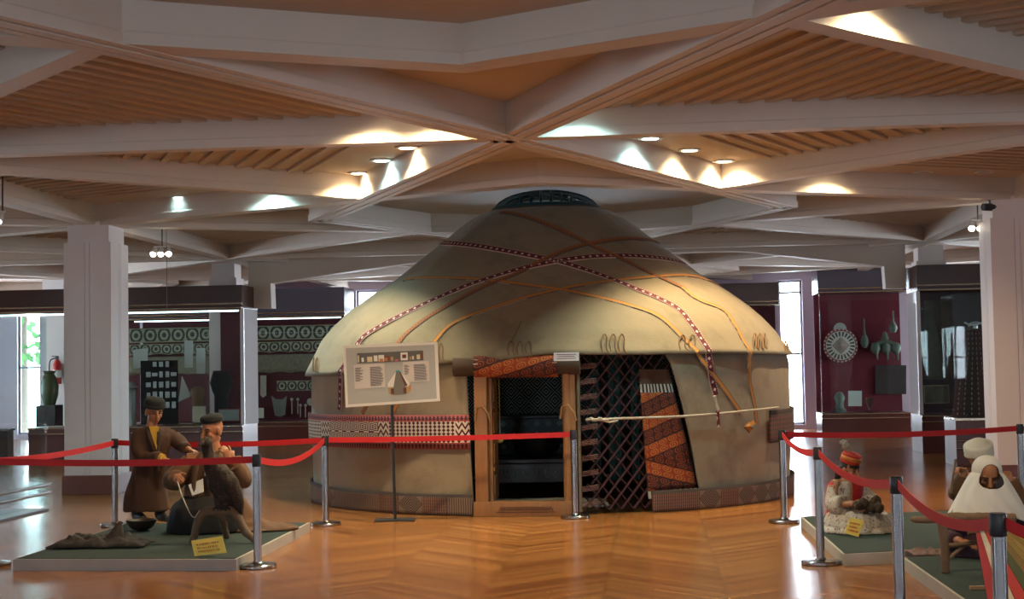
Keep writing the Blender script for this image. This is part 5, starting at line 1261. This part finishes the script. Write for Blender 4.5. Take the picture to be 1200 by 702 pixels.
mb = MB(); q0 = P(1006, 617, -.05); q0 = gz(q0, PZ + .004); ringloft(mb, [(q0, .29, .26), (q0 + V((0, 0, .07)), .285, .25), (q0 + V((0, 0, .14)), .25, .21), (q0 + V((-.05, .03, .20)), .16, .14)]); mb.build('skirt', FLOR, F.root, voxel=.011, disp=folds(9, .030))
mb = MB(); n_ = 72; mb.loft([[q0 + CR @ V(((.285 + dr + .016 * math.sin(k * 1.1)) * math.cos(2 * PI * k / n_), (.255 + dr + .016 * math.sin(k * 1.1)) * math.sin(2 * PI * k / n_), zz)) for k in range(n_)] for dr, zz in ((0, .05), (.02, .02), (.03, .002))], cap=False); mb.build('skirt_frill', FLOR, F.root, smooth=70, solid=.004)
mb = MB(); mb.lathe([(.083, .0), (.087, .01), (.080, .075), (.07, .083), (0, .088)], A(0, -.006, .058), 26, rot=R, cap=False); hat = mb.build('red_hat', plain('hat_red', (.42, .03, .015), .8), F.root, smooth=40, solid=.005)
mb = MB(); mb.lathe([(.0865, .028), (.0845, .062)], A(0, -.006, .058), 26, rot=R, cap=False); mb.build('hat_ornament', plain('hat_gold', (.50, .16, .03), .7, .4, 40), hat, smooth=40, solid=.003)
mb = MB(); mb.ell(A(0, -.022, .022), (.083 * .92, .088 * .92, .080 * .92), R); limb(mb, [A(-.055, -.035, .01), A(-.070, -.055, -.06), A(-.055, -.075, -.13), A(-.05, -.08, -.18)], [.035, .04, .038, .02]); limb(mb, [A(.055, -.035, .01), A(.066, -.05, -.06), A(.05, -.07, -.12)], [.03, .034, .02]); limb(mb, [A(-.06, .045, .05), A(0, .078, .052), A(.06, .045, .05)], [.02, .016, .02]); mb.build('hair', HAIR, F.root, voxel=.008, disp=folds(40, .005))
mb = MB(); fe = A(-.02, -.05, .13)
limb(mb, [fe, fe + CR @ V((-.015, 0, .05)), fe + CR @ V((-.045, 0, .085)), fe + CR @ V((-.075, 0, .095))], [.022, .034, .030, .006]); mb.build('feather_plume', plain('plume', (.32, .28, .23), 1, .3, 40), hat, voxel=.006, disp=folds(70, .014))
mb = MB(); c_ = (wl + wr) / 2 + CR @ V((.03, -.06, 0))
for k in range(16): mb.ell(c_ + CR @ V((rnd.uniform(-.08, .13), rnd.uniform(-.03, .06), rnd.uniform(-.05, .04))), rnd.uniform(.025, .042), nu=10, nv=7)
tag(mb.build('wool_bundle', WOOL, voxel=.008, disp=folds(40, .012)), 'tangled brown wool in the hands of the girl figure', 'wool')

# ---- the weaver in the white cape
PURP = plain('dark_purple_wool', (.045, .018, .028), .9, .2, 8); OCHRE = plain('ochre_coat', (.13, .068, .03), .9, .2, 8)
F = Fig('person', 'weaving figure wrapped in a white head cape at the loom', 'person', (1150, 650)); P = F.px
f = lookdir(-.10, -.55); hc = P(1157, 556); neck = P(1158, 576, .04)
mb = MB(); A, R = head(mb, hc, f, 1.05, neck=neck)
shl, shr = P(1128, 593), P(1186, 593); el_, er_ = P(1115, 628, -.02), P(1196, 628, -.05); wl, wr = P(1125, 634, -.20), P(1182, 640, -.22)
limb(mb, [neck, P(1158, 600, .02), P(1156, 630), P(1154, 640)], [.055, .125, .125, .15]); limb(mb, [P(1158, 588), shl], [.05, .06]); limb(mb, [P(1158, 588), shr], [.05, .06])
limb(mb, [shl, el_, wl], [.05, .04, .027]); limb(mb, [shr, er_, wr], [.05, .04, .027])
for kx, fx_ in ((1112, 1100), (1200, 1210)): limb(mb, [P(1154, 641), P(1154 + (kx - 1154) * .6, 642, -.04), P(1154 + (fx_ - 1154) * .5, 646, .1)], [.08, .05, .035])
hand(mb, wl, CR @ V((.75, -.55, -.15)), CR @ V((.2, .1, -1)), CR @ V((.4, 1, .0)), .92, .45); hand(mb, wr, CR @ V((-.6, -.6, -.2)), CR @ V((0, .1, -1)), CR @ V((-.4, 1, 0)), .92, .5)
mb.build('body', SKIN, F.root, voxel=.0060); face(A, R, 1.05, F.root)
mb = MB(); ringloft(mb, [(gz(P(1154, 650), PZ + .004), .32, .24), (P(1154, 644), .30, .22), (P(1156, 628), .21, .16), (P(1158, 604), .21, .14), (P(1158, 590), .17, .11)]); limb(mb, [P(1131, 597), el_, P(1121, 634, -.14)], [.075, .072, .058]); limb(mb, [P(1183, 597), er_, P(1186, 639, -.16)], [.075, .072, .058]); mb.build('dress', PURP, F.root, voxel=.012, disp=folds(8, .018))
# cape: hood open at the face, spreading over the shoulders
def capefn(a, b):
    """a round the head (0 and 1 at the front middle), b from crown to hem"""
    an = a * 2 * PI; ax = CR @ V((math.sin(an), -math.cos(an), 0))
    if b < .45:
        t = b / .45; r = .106 * math.sin(min(1, t * 1.05 + .02) * PI / 2); zz = .126 * math.cos(t * PI / 2 * .97); fx2 = r * (1 + .05 * math.cos(an)); p = hc + V((0, 0, .012)) + ax * fx2 + V((0, 0, zz)) + CR @ V((0, .012, 0))
    else:
        t = (b - .45) / .55; p0 = hc + V((0, 0, .012)) + ax * .107 + CR @ V((0, .012, 0)) + V((0, 0, .004))
        w = .107 + .205 * t ** .85; wd = .107 + .11 * t ** 1.1
        p = V((hc.x, hc.y, 0)) + CR @ V((math.sin(an) * w, -math.cos(an) * wd + .012 + .01 * t, 0)); p.z = hc.z + .016 + (P(1157, 609).z - hc.z - .016 + .05 * math.cos(an * 2)) * t ** 1.05
        p += ax * (.016 * math.sin(an * 9 + 2 * math.sin(t * 4)) * t)
    return p
mb = MB(); N1, N2 = 200, 120; gridv = {}
def inface(a, b):
    an = (a * 2 * PI + PI) % (2 * PI) - PI
    return ((an / .66) ** 2 + ((b - .485) / .185) ** 2) < 1
for i in range(N1 + 1):
    for j in range(N2 + 1): gridv[i % N1, j] = gridv.get((i % N1, j)) or mb.v(capefn(i / N1, j / N2))
for i in range(N1):
    for j in range(N2):
        if not inface((i + .5) / N1, (j + .5) / N2): mb.f([gridv[i, j], gridv[i, j + 1], gridv[(i + 1) % N1, j + 1], gridv[(i + 1) % N1, j]])
bmesh.ops.remove_doubles(mb.bm, verts=mb.bm.verts, dist=1e-5); bmesh.ops.delete(mb.bm, geom=[v for v in mb.bm.verts if not v.link_faces], context='VERTS')
mb.build('head_cape', WHITEC, F.root, smooth=80, solid=.008)
mb = MB(); fp = gz(G(1090, 648, PZ), PZ)
mb.grid(lambda a, b: fp + CR @ V(((a - .5) * .30 * (1 + .15 * noise.noise(V((a * 5, b * 5, 3)))), (b - .5) * .30, .008 + .045 * abs(noise.noise(V((a * 5, b * 6, 9)))) * (1 - (2 * a - 1) ** 4) * (1 - (2 * b - 1) ** 4))), 30, 20); tag(mb.build('folded_cloth', plain('mauve_cloth', (.19, .11, .09), .9, .2, 9), smooth=60, solid=.006), 'mauve cloth lying crumpled beside the loom', 'cloth')
# ---- the figure behind
F = Fig('person', 'figure in a pale turban and ochre coat behind the weaver', 'person', (1158, 634)); P = F.px
f = lookdir(-.55, -.25); hc = P(1147, 535); neck = P(1153, 553)
mb = MB(); A, R = head(mb, hc, f, 1.0, neck=neck)
shl, shr = P(1134, 563), P(1184, 561); el_, er_ = P(1120, 578, -.08), P(1194, 592, -.02); wl, wr = P(1131, 552, -.17), P(1176, 604, -.20)
limb(mb, [neck, P(1158, 575), P(1160, 605), P(1160, 620)], [.055, .12, .12, .15]); limb(mb, [P(1158, 560), shl], [.05, .06]); limb(mb, [P(1158, 560), shr], [.05, .06]); limb(mb, [shl, el_, wl], [.05, .04, .027]); limb(mb, [shr, er_, wr], [.05, .04, .027])
for kx in (1130, 1196): limb(mb, [P(1160, 620), P(kx, 622, -.10), P(kx + (1160 - kx) * .5, 628, -.16)], [.09, .06, .04])
hand(mb, wl, (P(1120, 548, -.2) - wl).normalized(), CR @ V((0, -.4, -1)), CR @ V((-.3, -1, .4)), .9, .85); hand(mb, wr, CR @ V((-.6, -.5, -.3)), CR @ V((0, 0, -1)), CR @ V((0, 1, 0)), .9, .6)
mb.build('body', SKIN2, F.root, voxel=.0060); face(A, R, 1.0, F.root)
mb = MB(); ringloft(mb, [(gz(P(1160, 630), PZ + .004), .29, .26), (P(1160, 618), .26, .22), (P(1160, 596), .19, .15), (P(1158, 572), .20, .135), (P(1157, 561), .17, .11), (P(1155, 555), .08, .07)]); limb(mb, [P(1137, 566), el_, P(1129, 556, -.14)], [.075, .07, .05]); limb(mb, [P(1181, 564), er_, P(1179, 601, -.16)], [.078, .07, .055]); mb.build('coat', OCHRE, F.root, voxel=.012, disp=folds(8, .018))
mb = MB(); mb.ell(A(0, -.018, .055), (.104, .114, .088), R)
for k in range(4): mb.tube([A(.098 * math.cos(t_) , -.016 + .108 * math.sin(t_), .012 + .024 * k + .012 * math.sin(t_ + k)) for t_ in [2 * PI * q / 24 for q in range(25)]], .017, 8)
mb.build('turban', plain('turban_cream', (.60, .57, .46), .95, .08, 20), F.root, voxel=.008)
mb = MB(); limb(mb, [A(-.02, -.10, .02), A(-.03, -.11, -.06), A(-.02, -.12, -.15)], [.05, .05, .03]); mb.build('turban_tail', bpy.data.materials['turban_cream'], F.root, smooth=60)
st0, st1 = P(1120, 538, -.20), P(1114, 578, -.22); mb = MB(); mb.tube([st0, st1], .010, 8); tag(mb.build('spinning_stick', WOODP, smooth=50), 'thin wooden stick held up by the figure in the turban', 'stick')
# ---- loom
LD = (G(1108, 672, PZ) - CAM).dot(FW); lq = lambda a, b, dy=0.0: D(a, b, LD + dy)
lo_ = thing('loom', 'rustic loom of bare poles with coloured warp before the weaver', 'loom', G(1108, 672, PZ))
mb = MB(); limb(mb, [lq(1067, 608.5), lq(1085, 609), lq(1110, 606.5), lq(1150, 606), lq(1190, 607)], [.018, .026, .032, .030, .03]); mb.build('cross_pole', WOODP, lo_, voxel=.007, disp=folds(20, .005))
mb = MB(); limb(mb, [lq(1101, 601, -.02), lq(1104, 615), lq(1107, 640), gz(lq(1108, 672), PZ + .003)], [.020, .030, .028, .030]); mb.build('forked_post', WOODP, lo_, voxel=.007, disp=folds(20, .005))
mb = MB(); limb(mb, [lq(1105, 640, .02), lq(1120, 639, .03), lq(1142, 636, .05)], [.018, .016, .015]); mb.build('lower_rail', WOODP, lo_, smooth=50)
mb = MB(); limb(mb, [lq(1110, 657, .0), lq(1122, 646, .03), lq(1134, 637, .05)], [.014, .013, .012]); mb.build('brace', WOODP, lo_, smooth=50)
WC = [(.30, .02, .03), (.50, .45, .38), (.40, .03, .03), (.05, .07, .03), (.16, .10, .03), (.22, .15, .035), (.25, .17, .04), (.19, .12, .03), (.30, .28, .05), (.10, .16, .05), (.22, .15, .04)]
ws = lq(1143, 622, .10); we = G(1160, 720, .13); wstep = RH
for k, c in enumerate(WC):
    a0 = ws + wstep * (.028 * k); b0 = we + wstep * (.085 * k); mb = MB(); mb.extr([a0, a0 + wstep * .026, b0 + wstep * .080, b0], V((0, 0, .006))); mb.build('warp_strip', plain('warp_%d' % k, c, .9, .25, 40), lo_)
mb = MB(); mb.tube([ws - wstep * .05 - V((0, 0, .012)), ws + wstep * .4 - V((0, 0, .012))], .016, 8); mb.build('breast_pole', WOODP, lo_, smooth=50)
q = G(1150, 691, PZ); tag(MB().box(q + V((0, 0, .012)), (.14, .03, .022), CR, bev=.003).build('wood_slat', plain('light_wood', (.40, .25, .12), .6)), 'small pale wooden slat on the green platform below the loom', 'slat')

MB.zmin = None
